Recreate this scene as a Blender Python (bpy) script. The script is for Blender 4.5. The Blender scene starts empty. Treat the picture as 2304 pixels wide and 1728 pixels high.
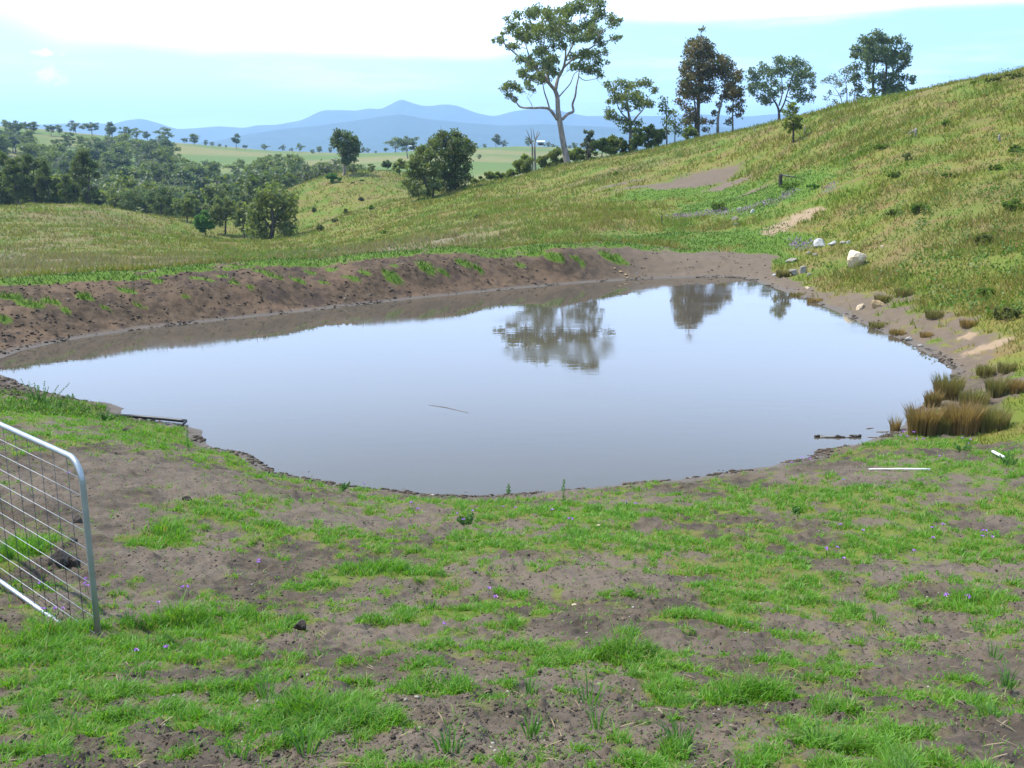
import bpy, math, random
import numpy as np
from math import radians, sin, cos, tan, pi, atan2, sqrt, exp
from mathutils import Vector, Matrix

S = bpy.context.scene
C = S.collection
rng = np.random.default_rng(7)
random.seed(7)

# ------------------------------------------------------------------ camera, sky, sun, exposure
F = 2240.0; CX = 1152.0; CY = 864.0; PITCH = radians(13.17); CAMZ = 4.0
cam = bpy.data.cameras.new('camera'); camo = bpy.data.objects.new('camera', cam); C.objects.link(camo)
cam.sensor_width = 36; cam.lens = 36 * F / 2304; cam.clip_start = 0.05; cam.clip_end = 30000
camo.location = (0, 0, CAMZ); camo.rotation_euler = (pi / 2 - PITCH, 0, 0)
S.camera = camo
S.view_settings.view_transform = 'Standard'; S.view_settings.look = 'None'
S.view_settings.gamma = 1; S.view_settings.exposure = 0.82
S.cycles.max_bounces = 6; S.cycles.diffuse_bounces = 3; S.cycles.glossy_bounces = 3
S.cycles.transmission_bounces = 3; S.cycles.transparent_max_bounces = 4; S.cycles.volume_bounces = 0

SUN_EL = radians(58); SUN_AZ = radians(-72)          # azimuth from +Y, negative is to the left
sdir = Vector((cos(SUN_EL) * sin(SUN_AZ), cos(SUN_EL) * cos(SUN_AZ), sin(SUN_EL)))
sl = bpy.data.lights.new('sun', 'SUN'); sl.energy = 4.8; sl.angle = radians(0.6); sl.color = (1, .96, .88)
so = bpy.data.objects.new('sun', sl); C.objects.link(so)
so.rotation_euler = sdir.to_track_quat('Z', 'Y').to_euler()

class NT:
    """small helper for building node trees"""
    def __init__(s, nt): s.nt = nt
    def n(s, t, **kw):
        x = s.nt.nodes.new(t)
        for k, v in kw.items(): setattr(x, k, v)
        return x
    def put(s, sock, v):
        if v is None: return
        if isinstance(v, bpy.types.NodeSocket): s.nt.links.new(v, sock)
        elif isinstance(v, (tuple, list)):
            if sock.type == 'RGBA' and len(v) == 3: v = (*v, 1)
            sock.default_value = v
        else:
            sock.default_value = v
    def m(s, op, a, b=None, c=None, clamp=False):
        x = s.n('ShaderNodeMath', operation=op, use_clamp=clamp)
        for i, v in enumerate((a, b, c)): s.put(x.inputs[i], v)
        return x.outputs[0]
    def ss(s, v, lo, hi, a=0.0, b=1.0):
        x = s.n('ShaderNodeMapRange', interpolation_type='SMOOTHSTEP')
        for i, q in enumerate((v, lo, hi, a, b)): s.put(x.inputs[i], q)
        return x.outputs[0]
    def mix(s, f, a, b, blend='MIX'):
        x = s.n('ShaderNodeMix', data_type='RGBA', blend_type=blend)
        s.put(x.inputs[0], f); s.put(x.inputs[6], a); s.put(x.inputs[7], b)
        return x.outputs[2]
    def noise(s, vec, scale, detail=4, rough=.55, dist=0.0):
        x = s.n('ShaderNodeTexNoise')
        s.put(x.inputs['Vector'], vec)
        x.inputs['Scale'].default_value = scale; x.inputs['Detail'].default_value = detail
        x.inputs['Roughness'].default_value = rough; x.inputs['Distortion'].default_value = dist
        return x.outputs[0]
    def vmul(s, v, k):
        x = s.n('ShaderNodeVectorMath', operation='MULTIPLY'); s.put(x.inputs[0], v); x.inputs[1].default_value = k
        return x.outputs[0]
    def comb(s, x_, y_, z_):
        x = s.n('ShaderNodeCombineXYZ')
        for i, v in enumerate((x_, y_, z_)): s.put(x.inputs[i], v)
        return x.outputs[0]

# world: Nishita sky with cloud sheets
w = bpy.data.worlds.new('World'); S.world = w; w.use_nodes = True
T = NT(w.node_tree); w.node_tree.nodes.clear()
sky = T.n('ShaderNodeTexSky', sky_type='NISHITA', sun_disc=False)
sky.sun_elevation = SUN_EL; sky.sun_rotation = SUN_AZ % (2 * pi)
sky.air_density = 1.0; sky.dust_density = 0.6; sky.ozone_density = 2.0
tc = T.n('ShaderNodeTexCoord').outputs['Generated']
sx = T.n('ShaderNodeSeparateXYZ'); T.put(sx.inputs[0], tc)
az = T.m('ARCTAN2', sx.outputs[0], sx.outputs[1])
el = T.m('ARCSINE', sx.outputs[2])
skyc = T.mix(1.0, sky.outputs[0], (0.62, 1.0, 1.0), 'MULTIPLY')
skyc = T.mix(T.ss(el, .0, .16, .9, .5), skyc, T.mix(T.ss(az, -.35, .5), (6.4, 8.1, 9.6), (4.1, 6.2, 8.6)))
dv = T.comb(T.m('MULTIPLY', az, 2.2), T.m('MULTIPLY', el, 9.0), 0.3)
n1 = T.noise(dv, 2.0, 5, .55)
n2 = T.noise(T.comb(T.m('MULTIPLY', az, 3.0), T.m('MULTIPLY', el, 22.0), 4.1), 1.6, 6, .6)
thr = T.m('ADD', T.ss(az, -.03, .09, .087, .119), T.ss(az, -.40, -.46, 0, .022))
soft = T.m('ADD', .006, T.ss(az, -.34, -.5, 0, .02))
d = T.m('SUBTRACT', T.m('ADD', el, T.m('ADD', T.m('MULTIPLY', T.m('SUBTRACT', n1, .5), .022), T.m('MULTIPLY', T.m('SUBTRACT', n2, .5), .012))), thr)
main = T.ss(T.m('DIVIDE', d, soft), -0.8, 1.4)
wisp = T.ss(n2, .47, .70, 0, .5)
nh = T.noise(T.comb(T.m('MULTIPLY', az, 1.6), T.m('MULTIPLY', el, 3.4), 7.7), 1.5, 5, .5)
high = T.ss(el, .20, .42, 1, 0)                       # the sheet thins out overhead
high = T.m('MAXIMUM', high, T.ss(nh, .50, .66, .1, .6))
main = T.m('MULTIPLY', main, high)
# the small cumulus puff low on the left
pa = T.m('SUBTRACT', az, -.4195); pe = T.m('SUBTRACT', el, .0645)
pn = T.m('SUBTRACT', T.noise(T.comb(az, el, 1.0), 110, 5, .7), .5)
pr = T.m('SQRT', T.m('ADD', T.m('POWER', T.m('DIVIDE', pa, .0125), 2), T.m('POWER', T.m('DIVIDE', pe, .0085), 2)))
pe2 = T.m('SUBTRACT', el, .083)
pr2 = T.m('SQRT', T.m('ADD', T.m('POWER', T.m('DIVIDE', pa, .013), 2), T.m('POWER', T.m('DIVIDE', pe2, .004), 2)))
puff = T.ss(T.m('ADD', T.m('MINIMUM', pr, T.m('ADD', pr2, .15)), T.m('MULTIPLY', pn, 3.4)), 1.3, .3)
cl = T.m('MAXIMUM', T.m('MAXIMUM', main, wisp), T.m('MULTIPLY', puff, .9))
ccol = T.mix(T.ss(el, .16, .42), (8.7, 11.4, 15.9), (6.7, 8.8, 13.4))
out = T.mix(cl, skyc, ccol)
bg = T.n('ShaderNodeBackground'); bg.inputs['Strength'].default_value = 0.12
T.put(bg.inputs[0], out)
T.put(T.n('ShaderNodeOutputWorld').inputs[0], bg.outputs[0])

# ------------------------------------------------------------------ helpers
def tag(o, label=None, cat=None, group=None, kind=None):
    if label: o['label'] = label
    if cat: o['category'] = cat
    if group: o['group'] = group
    if kind: o['kind'] = kind
    return o
def empty(name, loc, label, cat, group=None, rz=0.0):
    o = bpy.data.objects.new(name, None); C.objects.link(o); o.location = loc; o.rotation_euler = (0, 0, rz)
    o.empty_display_size = .2
    return tag(o, label, cat, group)
def npmesh(name, V, quads=None, tris=None, smooth=False, mats=None, matidx=None):
    me = bpy.data.meshes.new(name)
    V = np.asarray(V, np.float32); nq = 0 if quads is None else len(quads); nt_ = 0 if tris is None else len(tris)
    me.vertices.add(len(V)); me.vertices.foreach_set('co', V.ravel())
    L = []
    if nq: L.append(np.asarray(quads, np.int32).ravel())
    if nt_: L.append(np.asarray(tris, np.int32).ravel())
    L = np.concatenate(L)
    me.loops.add(len(L)); me.loops.foreach_set('vertex_index', L)
    me.polygons.add(nq + nt_)
    tot = np.concatenate([np.full(nq, 4, np.int32), np.full(nt_, 3, np.int32)])
    st = np.concatenate([[0], np.cumsum(tot)[:-1]]).astype(np.int32)
    me.polygons.foreach_set('loop_start', st); me.polygons.foreach_set('loop_total', tot)
    if smooth: me.polygons.foreach_set('use_smooth', np.ones(nq + nt_, bool))
    for m_ in (mats or []): me.materials.append(m_)
    if matidx is not None: me.polygons.foreach_set('material_index', np.asarray(matidx, np.int32))
    me.update(); me.validate()
    return me
def link(name, me, parent=None, loc=None):
    o = bpy.data.objects.new(name, me); C.objects.link(o)
    if parent is not None: o.parent = parent
    if loc is not None: o.location = loc
    return o

def hash3(ix, iy, iz, seed):
    h = (ix * 374761393 + iy * 668265263 + iz * 2147483647 + seed * 974634777) & 0xffffffff
    h = ((h ^ (h >> 13)) * 1274126177) & 0xffffffff
    h = h ^ (h >> 16)
    return (h & 0xffff) / 65535.0
def vnoise(x, y, seed=0):
    x = np.asarray(x, float); y = np.asarray(y, float)
    x0 = np.floor(x); y0 = np.floor(y); fx = x - x0; fy = y - y0
    ix = x0.astype(np.int64); iy = y0.astype(np.int64)
    fx = fx * fx * fx * (fx * (fx * 6 - 15) + 10); fy = fy * fy * fy * (fy * (fy * 6 - 15) + 10)
    z = np.zeros_like(ix)
    a = hash3(ix, iy, z, seed); b = hash3(ix + 1, iy, z, seed); c = hash3(ix, iy + 1, z, seed); d_ = hash3(ix + 1, iy + 1, z, seed)
    return (a * (1 - fx) + b * fx) * (1 - fy) + (c * (1 - fx) + d_ * fx) * fy
def fbm(x, y, oct=4, seed=0, gain=.5):
    s = 0; a = 1; t = 0
    c, sn = .8, .6
    for i in range(oct):
        s = s + a * (vnoise(x, y, seed + i * 17) - .5); t += a
        x, y = (c * x - sn * y) * 2.03 + 3.1, (sn * x + c * y) * 2.03 - 1.7; a *= gain
    return s / t * 2            # about -1..1
def sstep(v, lo, hi):
    t = np.clip((v - lo) / (hi - lo), 0, 1); return t * t * (3 - 2 * t)

def ray(px, py):
    a = (px - CX) / F; b = (py - CY) / F
    return np.array([a, cos(PITCH) - b * sin(PITCH), -sin(PITCH) - b * cos(PITCH)])
def atz(px, py, z):
    d_ = ray(px, py); t = (z - CAMZ) / d_[2]; return np.array([d_[0] * t, d_[1] * t, z])
def aty(px, py, Y):
    d_ = ray(px, py); t = Y / d_[1]; return np.array([d_[0] * t, Y, CAMZ + d_[2] * t])
K = 2304 / 2212.0            # my measurements of the picture are mostly in a 2212 wide copy

# ------------------------------------------------------------------ shoreline
shore_px = [(-70, 790), (0, 775), (60, 755), (150, 735), (300, 712), (500, 690), (700, 668), (900, 645), (1100, 625), (1250, 612),
 (1400, 603), (1550, 599), (1610, 603), (1680, 625), (1760, 655), (1830, 685), (1900, 715), (1980, 752), (2040, 785), (2055, 805), (2040, 838),
 (1995, 875), (1960, 905), (1930, 935), (1880, 946), (1850, 957), (1770, 972), (1755, 986), (1700, 1003), (1600, 1016), (1500, 1031), (1420, 1036),
 (1330, 1052), (1200, 1060), (1100, 1068), (1000, 1072), (900, 1064), (800, 1052), (700, 1036), (600, 1016), (530, 985), (465, 965), (440, 950),
 (432, 930), (400, 917), (330, 907), (275, 893), (262, 876), (200, 866), (140, 855), (60, 832), (10, 810)]
shore = np.array([atz(a * K, b * K, 0)[:2] for a, b in shore_px])
def densify(P, n=4):
    out = []
    m_ = len(P)
    for i in range(m_):
        p0, p1, p2, p3 = P[i - 1], P[i], P[(i + 1) % m_], P[(i + 2) % m_]
        for k in range(n):
            t = k / n
            out.append(.5 * ((2 * p1) + (-p0 + p2) * t + (2 * p0 - 5 * p1 + 4 * p2 - p3) * t * t + (-p0 + 3 * p1 - 3 * p2 + p3) * t ** 3))
    return np.array(out)
shoreD = densify(shore, 5)
_c = shoreD.mean(0)
for _i in range(len(shoreD)):      # small bays and lumps of trodden mud
    _p = shoreD[_i]; _v = (_p - _c) / np.linalg.norm(_p - _c); _f = .5 if _p[1] > 18 else 1.0
    _n = float(fbm(np.array([_p[0] * 1.4]), np.array([_p[1] * 1.4]), 3, 333)[0])
    shoreD[_i] = _p + _v * _n * .16 * _f
def sdf(x, y):
    """signed distance to the shoreline, negative inside the pond"""
    x = np.asarray(x, float); y = np.asarray(y, float)
    best = np.full(x.shape, 1e9); inside = np.zeros(x.shape, bool)
    P = shoreD; Q = np.roll(shoreD, -1, 0)
    for (ax, ay), (bx, by) in zip(P, Q):
        ex, ey = bx - ax, by - ay; L2 = ex * ex + ey * ey + 1e-12
        t = np.clip(((x - ax) * ex + (y - ay) * ey) / L2, 0, 1)
        best = np.minimum(best, (x - ax - t * ex) ** 2 + (y - ay - t * ey) ** 2)
        cross = ((ay > y) != (by > y)) & (x < ex * (y - ay) / (by - ay + 1e-15) + ax)
        inside ^= cross
    return np.where(inside, -1, 1) * np.sqrt(best)

# ------------------------------------------------------------------ terrain anchors
A = []
for x_, y_ in shore[::2]: A.append((x_, y_, 0.0))
crest = [(-300, 640, 1.0), (0, 612, 1.0), (200, 598, 1.0), (400, 582, 1.0), (600, 568, 1.0), (800, 553, 1.0), (1000, 541, 1.0), (1200, 531, 1.0), (1350, 529, .85), (1500, 543, .55)]
zb = [-.2, -.4, -.6, -.8, -.9, -.7, -.3, .1, .3, .55]
crestW = []
for (a, b, z), q in zip(crest, zb):
    p = atz(a * K, b * K, z); A.append(tuple(p)); crestW.append(p[:2])
    u = p[:2] / np.hypot(*p[:2])
    A.append((*(p[:2] + u * 1.6), z - .08)); A.append((*(p[:2] + u * 8.5), q))
crestW = np.array(crestW)
for t in [(0, 600, 45), (0, 540, 70), (0, 490, 100), (0, 467, 120), (220, 465, 125), (220, 520, 80), (220, 595, 48), (400, 500, 122), (520, 527, 118),
  (620, 545, 114), (640, 573, 70), (400, 568, 65), (500, 592, 46), (620, 588, 46), (900, 455, 100), (800, 520, 85), (700, 410, 150), (640, 432, 150),
  (900, 386, 160), (1000, 432, 105), (1160, 400, 105), (1240, 379, 106), (1000, 520, 60), (1000, 480, 78), (1200, 520, 48), (1200, 450, 75),
  (1240, 415, 88), (1400, 350, 110), (1400, 430, 68), (1400, 500, 50), (1520, 322, 112), (1650, 298, 104), (1700, 288, 90), (1760, 275, 76), (1880, 250, 70), (2000, 222, 66),
  (2150, 190, 62), (2304, 160, 58), (1700, 430, 56), (1650, 500, 46), (1650, 400, 66), (1800, 400, 50), (1800, 480, 41), (1800, 330, 64), (1760, 286, 95), (1880, 263, 90), (2000, 238, 84), (2150, 208, 80), (2304, 182, 76), (1650, 309, 125), (1850, 540, 36.5), (1950, 575, 31), (2000, 500, 34),
  (2000, 400, 41), (2000, 300, 52), (2150, 300, 46), (2150, 450, 33), (2150, 600, 26), (2250, 700, 21), (2304, 600, 24), (2304, 450, 31), (2304, 300, 42),
  (2304, 800, 17.5), (2250, 870, 15.5), (800, 480, 100), (1450, 545, 38), (1600, 560, 36), (1550, 590, 33.5),
  (0, 290, 450), (300, 315, 470), (560, 338, 500), (150, 350, 350), (300, 400, 290), (600, 390, 300), (800, 345, 420), (1100, 337, 500), (1100, 385, 250), (1300, 340, 450)]:
    A.append(tuple(aty(*t)))
for t in [(0, 1728, 2.1), (1152, 1728, 2.1), (2304, 1728, 2.1), (0, 1450, 1.5), (215, 1448, 1.42), (0, 1300, 1.2), (1152, 1450, 1.35), (2304, 1450, 1.5), (1152, 1250, .85),
  (500, 1250, .9), (1800, 1250, .85), (2304, 1250, .95), (1800, 1100, .32), (2100, 1040, .4), (2304, 1100, .62), (2304, 985, .36), (0, 1000, .8), (0, 900, .35), (300, 1010, .5), (650, 1110, .5),
  (1150, 1150, .38), (1500, 1120, .33), (2180, 985, .14)]:
    A.append(tuple(atz(*t)))
for azd in (-50, -25, 0, 25, 50):
    a = radians(azd)
    for r_, z in ((.7, 2.35), (1.5, 2.3), (850, -10), (1800, -18), (6500, -20)): A.append((r_ * sin(a), r_ * cos(a), z))
for px, r_, z in ((0, 160, -7), (250, 180, -9), (500, 170, -10), (600, 220, -9), (900, 230, -7), (1100, 150, -4), (1400, 170, -2), (1700, 130, 6.2), (1760, 165, 6.0), (2000, 165, 9.0), (2304, 150, 13), (1700, 230, -1), (2000, 240, 2), (2304, 240, 5),
                  (1400, 300, -3), (1800, 320, -2), (2304, 320, 0), (-500, 120, -1), (-500, 300, 0), (-500, 450, 14), (-400, 60, -1), (-300, 38, -.2), (2900, 80, 10.5), (2900, 40, 4.6), (2900, 20, 1.6), (2900, 10, 1.2), (-400, 12, .9), (-400, 17, .5), (-600, 20, .9), (-600, 26, 1.)):
    a = math.atan2(px - CX, F); A.append((r_ * sin(a), r_ * cos(a), z))
A = np.array(A)
def feat(x, y):
    r = np.sqrt(x * x + y * y) + 1e-6; a = np.clip(np.arctan2(x, y), -.9, .9)
    return np.stack([a * 1.6, np.log(np.maximum(r, .7))], -1)
Af = feat(A[:, 0], A[:, 1])
def phi(d2): return .5 * d2 * np.log(d2 + 1e-12)
n_ = len(A)
D2 = ((Af[:, None] - Af[None]) ** 2).sum(-1)
M_ = np.zeros((n_ + 3, n_ + 3)); M_[:n_, :n_] = phi(D2) + np.eye(n_) * 1e-4
M_[:n_, n_] = 1; M_[:n_, n_ + 1:] = Af; M_[n_:, :n_] = M_[:n_, n_:].T
Wt = np.linalg.solve(M_, np.concatenate([A[:, 2], np.zeros(3)]))
def height0(x, y):
    x = np.atleast_1d(np.asarray(x, float)); y = np.atleast_1d(np.asarray(y, float))
    out_ = np.empty(x.shape)
    for s in range(0, len(x), 40000):
        f = feat(x[s:s + 40000], y[s:s + 40000])
        d2 = (f[:, 0][:, None] - Af[:, 0]) ** 2 + (f[:, 1][:, None] - Af[:, 1]) ** 2
        out_[s:s + 40000] = phi(d2) @ Wt[:n_] + Wt[n_] + f @ Wt[n_ + 1:]
    r = np.hypot(x, y)
    near = (r < 45)
    if near.any():
        d_ = sdf(x[near], y[near])
        h = out_[near]
        wv = sstep(d_, 0, 1.3)
        o2 = (1 - wv) * .22 * d_ + wv * np.maximum(h, .06 if True else 0)
        far_ = (d_ > 3)
        o2 = np.where(far_, h, o2)
        out_[near] = np.where(d_ < 0, -np.minimum(.9, .3 * -d_) - .01, o2)
    return out_
# layout masks -----------------------------------------------------
def hit(px, py, hf=height0):
    d_ = ray(px, py); t = 2.0
    ts = 2.0 * 1.01 ** np.arange(0, 620)
    X = d_[0] * ts; Y = d_[1] * ts; Z = CAMZ + d_[2] * ts
    g = hf(X, Y); k = np.argmax(Z <= g)
    if Z[k] > g[k]: return None
    k = max(k, 1); a, b = Z[k - 1] - g[k - 1], g[k] - Z[k]
    f = a / (a + b + 1e-9); t = ts[k - 1] + (ts[k] - ts[k - 1]) * f
    x, y = d_[0] * t, d_[1] * t
    return np.array([x, y, float(hf(x, y)[0])])
def ell(px, py, rx, ry, k=1.0, sl=0.0):
    """a spot of ground seen at (px,py) in the 2212 copy: world centre and radii"""
    c = hit(px * K, py * K)
    if c is None: return None
    r = np.hypot(c[0], c[1]); dp = (CAMZ - c[2]) / r
    ryw = min(ry * k * K / F * r / (max(dp, .03) + sl), 14)
    return (c[0], c[1], rx * K / F * r, ryw)
def spots(lst, k=1.0, sl=0.0): return [e for e in (ell(*t, k, sl) for t in lst) if e is not None]
GR = spots([(90, 890, 150, 34), (330, 935, 140, 28), (560, 1000, 120, 28), (760, 1050, 150, 26), (1000, 1090, 170, 24), (1350, 1110, 260, 30), (1750, 1075, 200, 40), (2100, 1010, 120, 30), (2150, 945, 90, 14), (1950, 965, 100, 12),
  (340, 1165, 70, 30), (470, 1110, 60, 14), (820, 1240, 120, 30), (1150, 1185, 150, 26), (1500, 1160, 300, 50), (1950, 1180, 300, 60), (1620, 1230, 200, 40), (2090, 1310, 65, 34),
  (400, 1350, 120, 50), (110, 1390, 150, 60), (690, 1560, 130, 55), (900, 1500, 110, 34), (300, 1490, 220, 30), (1350, 1420, 110, 42), (1620, 1500, 110, 36), (1880, 1600, 150, 40), (1860, 1440, 60, 16),
  (1000, 1325, 110, 20), (570, 1340, 80, 40), (50, 1190, 60, 50), (130, 1560, 150, 34), (1500, 1330, 100, 26), (1650, 1290, 120, 30), (620, 1145, 80, 12), (2150, 1090, 60, 30)])
SO = spots([(330, 1025, 190, 42), (480, 1225, 180, 34), (760, 1370, 110, 60), (760, 1125, 160, 18), (1230, 1255, 150, 24), (1010, 1600, 150, 60), (1250, 1560, 120, 80), (2080, 1440, 180, 60),
  (1760, 1350, 130, 20), (2150, 1600, 110, 80), (1270, 1350, 110, 26), (340, 1600, 120, 30), (1600, 1400, 140, 26), (1480, 1590, 120, 30), (230, 1150, 60, 60), (1780, 1235, 40, 16), (2050, 1080, 70, 12), (1800, 1010, 60, 10),
  (130, 1090, 120, 50), (1050, 1130, 60, 10), (2030, 1230, 60, 16), (1450, 1250, 90, 14)])
TUFT = spots([(690, 1550, 110, 45), (900, 1490, 100, 24), (1350, 1420, 90, 34), (1620, 1500, 90, 30), (2090, 1300, 60, 26), (110, 1380, 130, 50), (350, 1150, 60, 20), (400, 1340, 100, 40), (50, 1190, 60, 40), (820, 1235, 80, 20), (95, 850, 45, 12), (520, 1490, 60, 22)])
DG = spots([(180, 643, 30, 8), (270, 625, 22, 5), (340, 607, 16, 6), (430, 602, 30, 5), (480, 597, 20, 4), (670, 587, 18, 6), (760, 601, 30, 4), (850, 600, 34, 8), (920, 580, 24, 8), (1000, 567, 24, 5), (1070, 553, 26, 6), (1150, 548, 30, 7), (1200, 556, 28, 6),
  (1305, 548, 34, 9), (1320, 560, 40, 8), (1250, 563, 20, 4), (60, 655, 30, 8), (20, 640, 24, 6), (110, 650, 24, 5), (540, 620, 14, 3), (640, 605, 22, 4), (720, 582, 20, 4), (850, 573, 20, 4), (1180, 535, 30, 4), (8, 690, 12, 6), (300, 660, 20, 4), (230, 668, 16, 3), (400, 640, 12, 3), (560, 585, 30, 4), (600, 600, 20, 3), (700, 612, 14, 3), (960, 590, 16, 3), (1030, 580, 18, 4), (1120, 572, 20, 3), (140, 672, 16, 4), (505, 610, 18, 4), (790, 590, 24, 4), (900, 565, 20, 3)], 1.0, .30)
SAND = spots([(1662, 503, 16, 5), (1682, 493, 20, 6), (1704, 482, 22, 6), (1728, 470, 22, 5), (1752, 459, 18, 4), (1770, 452, 10, 3), (2130, 752, 48, 7), (2085, 728, 22, 5)], .6)
TRACK = spots([(1500, 392, 110, 9), (1330, 398, 60, 3), (1400, 402, 90, 3), (1570, 402, 50, 7), (1260, 397, 45, 4), (1620, 416, 40, 5), (1600, 552, 90, 14), (1500, 545, 50, 10), (1680, 590, 50, 10)], .24)
PURP = spots([(1470, 470, 40, 7), (1520, 463, 40, 5), (1560, 458, 30, 4), (1620, 450, 30, 4), (1660, 440, 20, 4), (1740, 535, 50, 4), (1715, 525, 20, 4), (1790, 412, 24, 2), (1700, 425, 30, 3)], .7)
SPG = spots([(1400, 512, 130, 12), (1560, 520, 140, 16), (1650, 545, 70, 14), (1700, 520, 60, 10), (1300, 520, 70, 5), (1560, 418, 70, 6), (1450, 412, 120, 4), (1700, 405, 80, 8), (1560, 440, 120, 12), (1640, 435, 90, 12)])
def acc(x, y, lst, p=1.0):
    s = np.zeros(np.shape(x))
    for cx, cy, rx, ry in lst:
        q = ((x - cx) / rx) ** 2 + ((y - cy) / ry) ** 2
        s = np.maximum(s, np.exp(-q * p))
    return s
def segd(x, y, P):
    best = np.full(np.shape(x), 1e9)
    for (ax, ay), (bx, by) in zip(P[:-1], P[1:]):
        ex, ey = bx - ax, by - ay
        t = np.clip(((x - ax) * ex + (y - ay) * ey) / (ex * ex + ey * ey), 0, 1)
        best = np.minimum(best, np.hypot(x - ax - t * ex, y - ay - t * ey))
    return best
gateP = None
def masks(x, y):
    """lush, soil, sand, purple  (all 0..1)"""
    x = np.asarray(x, float); y = np.asarray(y, float)
    r = np.hypot(x, y); n = len(x)
    lush = np.zeros(n); soil = np.zeros(n); sand = np.zeros(n); purp = np.zeros(n)
    k = r < 75
    X, Y, R = x[k], y[k], r[k]
    d_ = sdf(X, Y)
    cd = segd(X, Y, crestW)
    # which side: dam bank (beyond the water), right slope, or near bank
    damface = (d_ > -.1) & (Y > 16) & (X < .262 * Y) & ((d_ < 6.5) | (cd < 1.6))
    beyond = (cd > .05) & (Y > np.interp(X, crestW[:, 0][np.argsort(crestW[:, 0])], crestW[:, 1][np.argsort(crestW[:, 0])]))
    az_ = np.arctan2(X, Y)
    nearb = (Y < 17 - .0 * X) & ~((X > 6.2) & (Y > 12.6 + .0 * X)) & ~damface
    n1_ = fbm(X * 1.1, Y * .75, 4, 3); n2_ = fbm(X * 4.5, Y * 3.6, 4, 9); n3_ = fbm(X * .35, Y * .3, 3, 21)
    n4_ = fbm(X * 13, Y * 11, 3, 19)
    sc = .55 * n1_ + .8 * n2_ + .75 * n4_ + .14 + .8 * acc(X, Y, GR, .8) - .85 * acc(X, Y, SO, .8)
    near_l = sstep(sc, -.05, .75); near_s = 1 - near_l
    near_l = np.where(d_ < .22, 0, near_l); near_s = 1 - near_l
    sc2 = 1.25 * acc(X, Y, DG, .9) + .55 * n2_ + .4 * n1_ - .62
    dam_l = np.maximum(sstep(sc2, 0, .25), (beyond | (cd < .25)) * sstep(cd, 1.05, .8) * sstep(n2_ * .7 + n1_ * .5 + .45, 0, .3))
    dam_s = 1 - dam_l
    # everything else is hill pasture
    sp = sstep(1.1 * acc(X, Y, SPG, .9) + .4 * n1_ + .35 * n2_ - .30, 0, .5)
    tr = sstep(1.2 * acc(X, Y, TRACK, .8) + .35 * n1_ + .25 * n2_ - .45, 0, .3)
    sd = sstep(1.3 * acc(X, Y, SAND, .9) + .7 * n2_ + .3 * n1_ - .5, 0, .5)
    pu = sstep(1.15 * acc(X, Y, PURP, 1.1) + .6 * n2_ - .5, 0, .5)
    sl_, ss_, sd_ = sp * (1 - tr), tr, sd
    edge = sstep(1.15 + n1_ * 1.2 + n2_ * .6 - d_, 0, .5) * (1 - sp) * (X > 6)       # muddy strip round the right shore
    ss_ = np.maximum(ss_, edge * sstep(n2_ + .75, .1, .5))
    L = np.where(nearb, near_l, np.where(damface & ~(beyond & (cd > 1.1)), dam_l, sl_))
    Sx = np.where(nearb, near_s, np.where(damface & ~(beyond & (cd > 1.1)), dam_s, ss_))
    lush[k] = L; soil[k] = Sx; sand[k] = np.where(nearb, 0, sd_); purp[k] = np.where(nearb, 0, pu)
    return lush, soil, sand, purp
def rough(x, y, lush, soil):
    """fine relief added to the smooth terrain"""
    r = np.hypot(x, y)
    h = .035 * fbm(x * 1.3, y * 1.3, 3, 5) * sstep(r, 200, 60)
    k = r < 75
    X, Y = x[k], y[k]
    fine = np.zeros(len(x))
    fine[k] = .026 * fbm(X * 6, Y * 6, 4, 31, .62) * (1 + soil[k] * .6) - .02 * sstep(fbm(X * 3.1 + 9, Y * 3.6, 2, 123), .18, .4) * soil[k]
    cl_ = fbm(X * 16, Y * 16, 3, 77, .6)
    fine[k] += np.maximum(cl_ - .22, 0) * .06 * soil[k] * (1 + 1.0 * sstep(Y, 15, 20))
    h = h + fine + .12 * fbm(x * .35, y * .35, 3, 41) * sstep(r, 30, 50) + .5 * fbm(x * .06, y * .06, 3, 51) * sstep(r, 60, 110) + 2.0 * fbm(x * .012, y * .012, 3, 61) * sstep(r, 180, 300)
    return h
def height(x, y):
    x = np.atleast_1d(np.asarray(x, float)); y = np.atleast_1d(np.asarray(y, float))
    L, Sx, _, _ = masks(x, y)
    h = rough(x, y, L, Sx)
    r = np.hypot(x, y); k = r < 45
    if k.any():
        d_ = sdf(x[k], y[k]); h[k] *= sstep(d_, 0.0, .35) * .9 + .1
    return height0(x, y) + h
def ground(x, y): return float(height(x, y)[0])
def at(px, py):
    """ground point seen at (px,py) of the 2212 copy"""
    return hit(px * K, py * K)

# ------------------------------------------------------------------ the ground sheet
azs = np.concatenate([np.linspace(-pi, -.75, 40)[:-1], np.arange(-.75, -.56, .008), np.arange(-.56, .56, .0026), np.arange(.56, .75, .008), np.linspace(.75, pi, 40)[:-1]])
rs = [.35]
while rs[-1] < 6500:
    r_ = rs[-1]; rs.append(r_ * (1.03 if r_ < 2 else 1.0032 if r_ < 40 else 1.006 if r_ < 180 else 1.03))
rs = np.array(rs)
RR, AA = np.meshgrid(rs, azs, indexing='ij')
gx = (RR * np.sin(AA)).ravel(); gy = (RR * np.cos(AA)).ravel()
gL, gS, gD, gP = masks(gx, gy)
gz = height0(gx, gy) + 0
rg = rough(gx, gy, gL, gS)
rr_ = np.hypot(gx, gy); k_ = rr_ < 45
rg[k_] *= sstep(sdf(gx[k_], gy[k_]), 0, .35) * .9 + .1
gz = gz + rg
na, nr = len(azs), len(rs)
ii, jj = np.meshgrid(np.arange(nr - 1), np.arange(na), indexing='ij')
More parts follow.
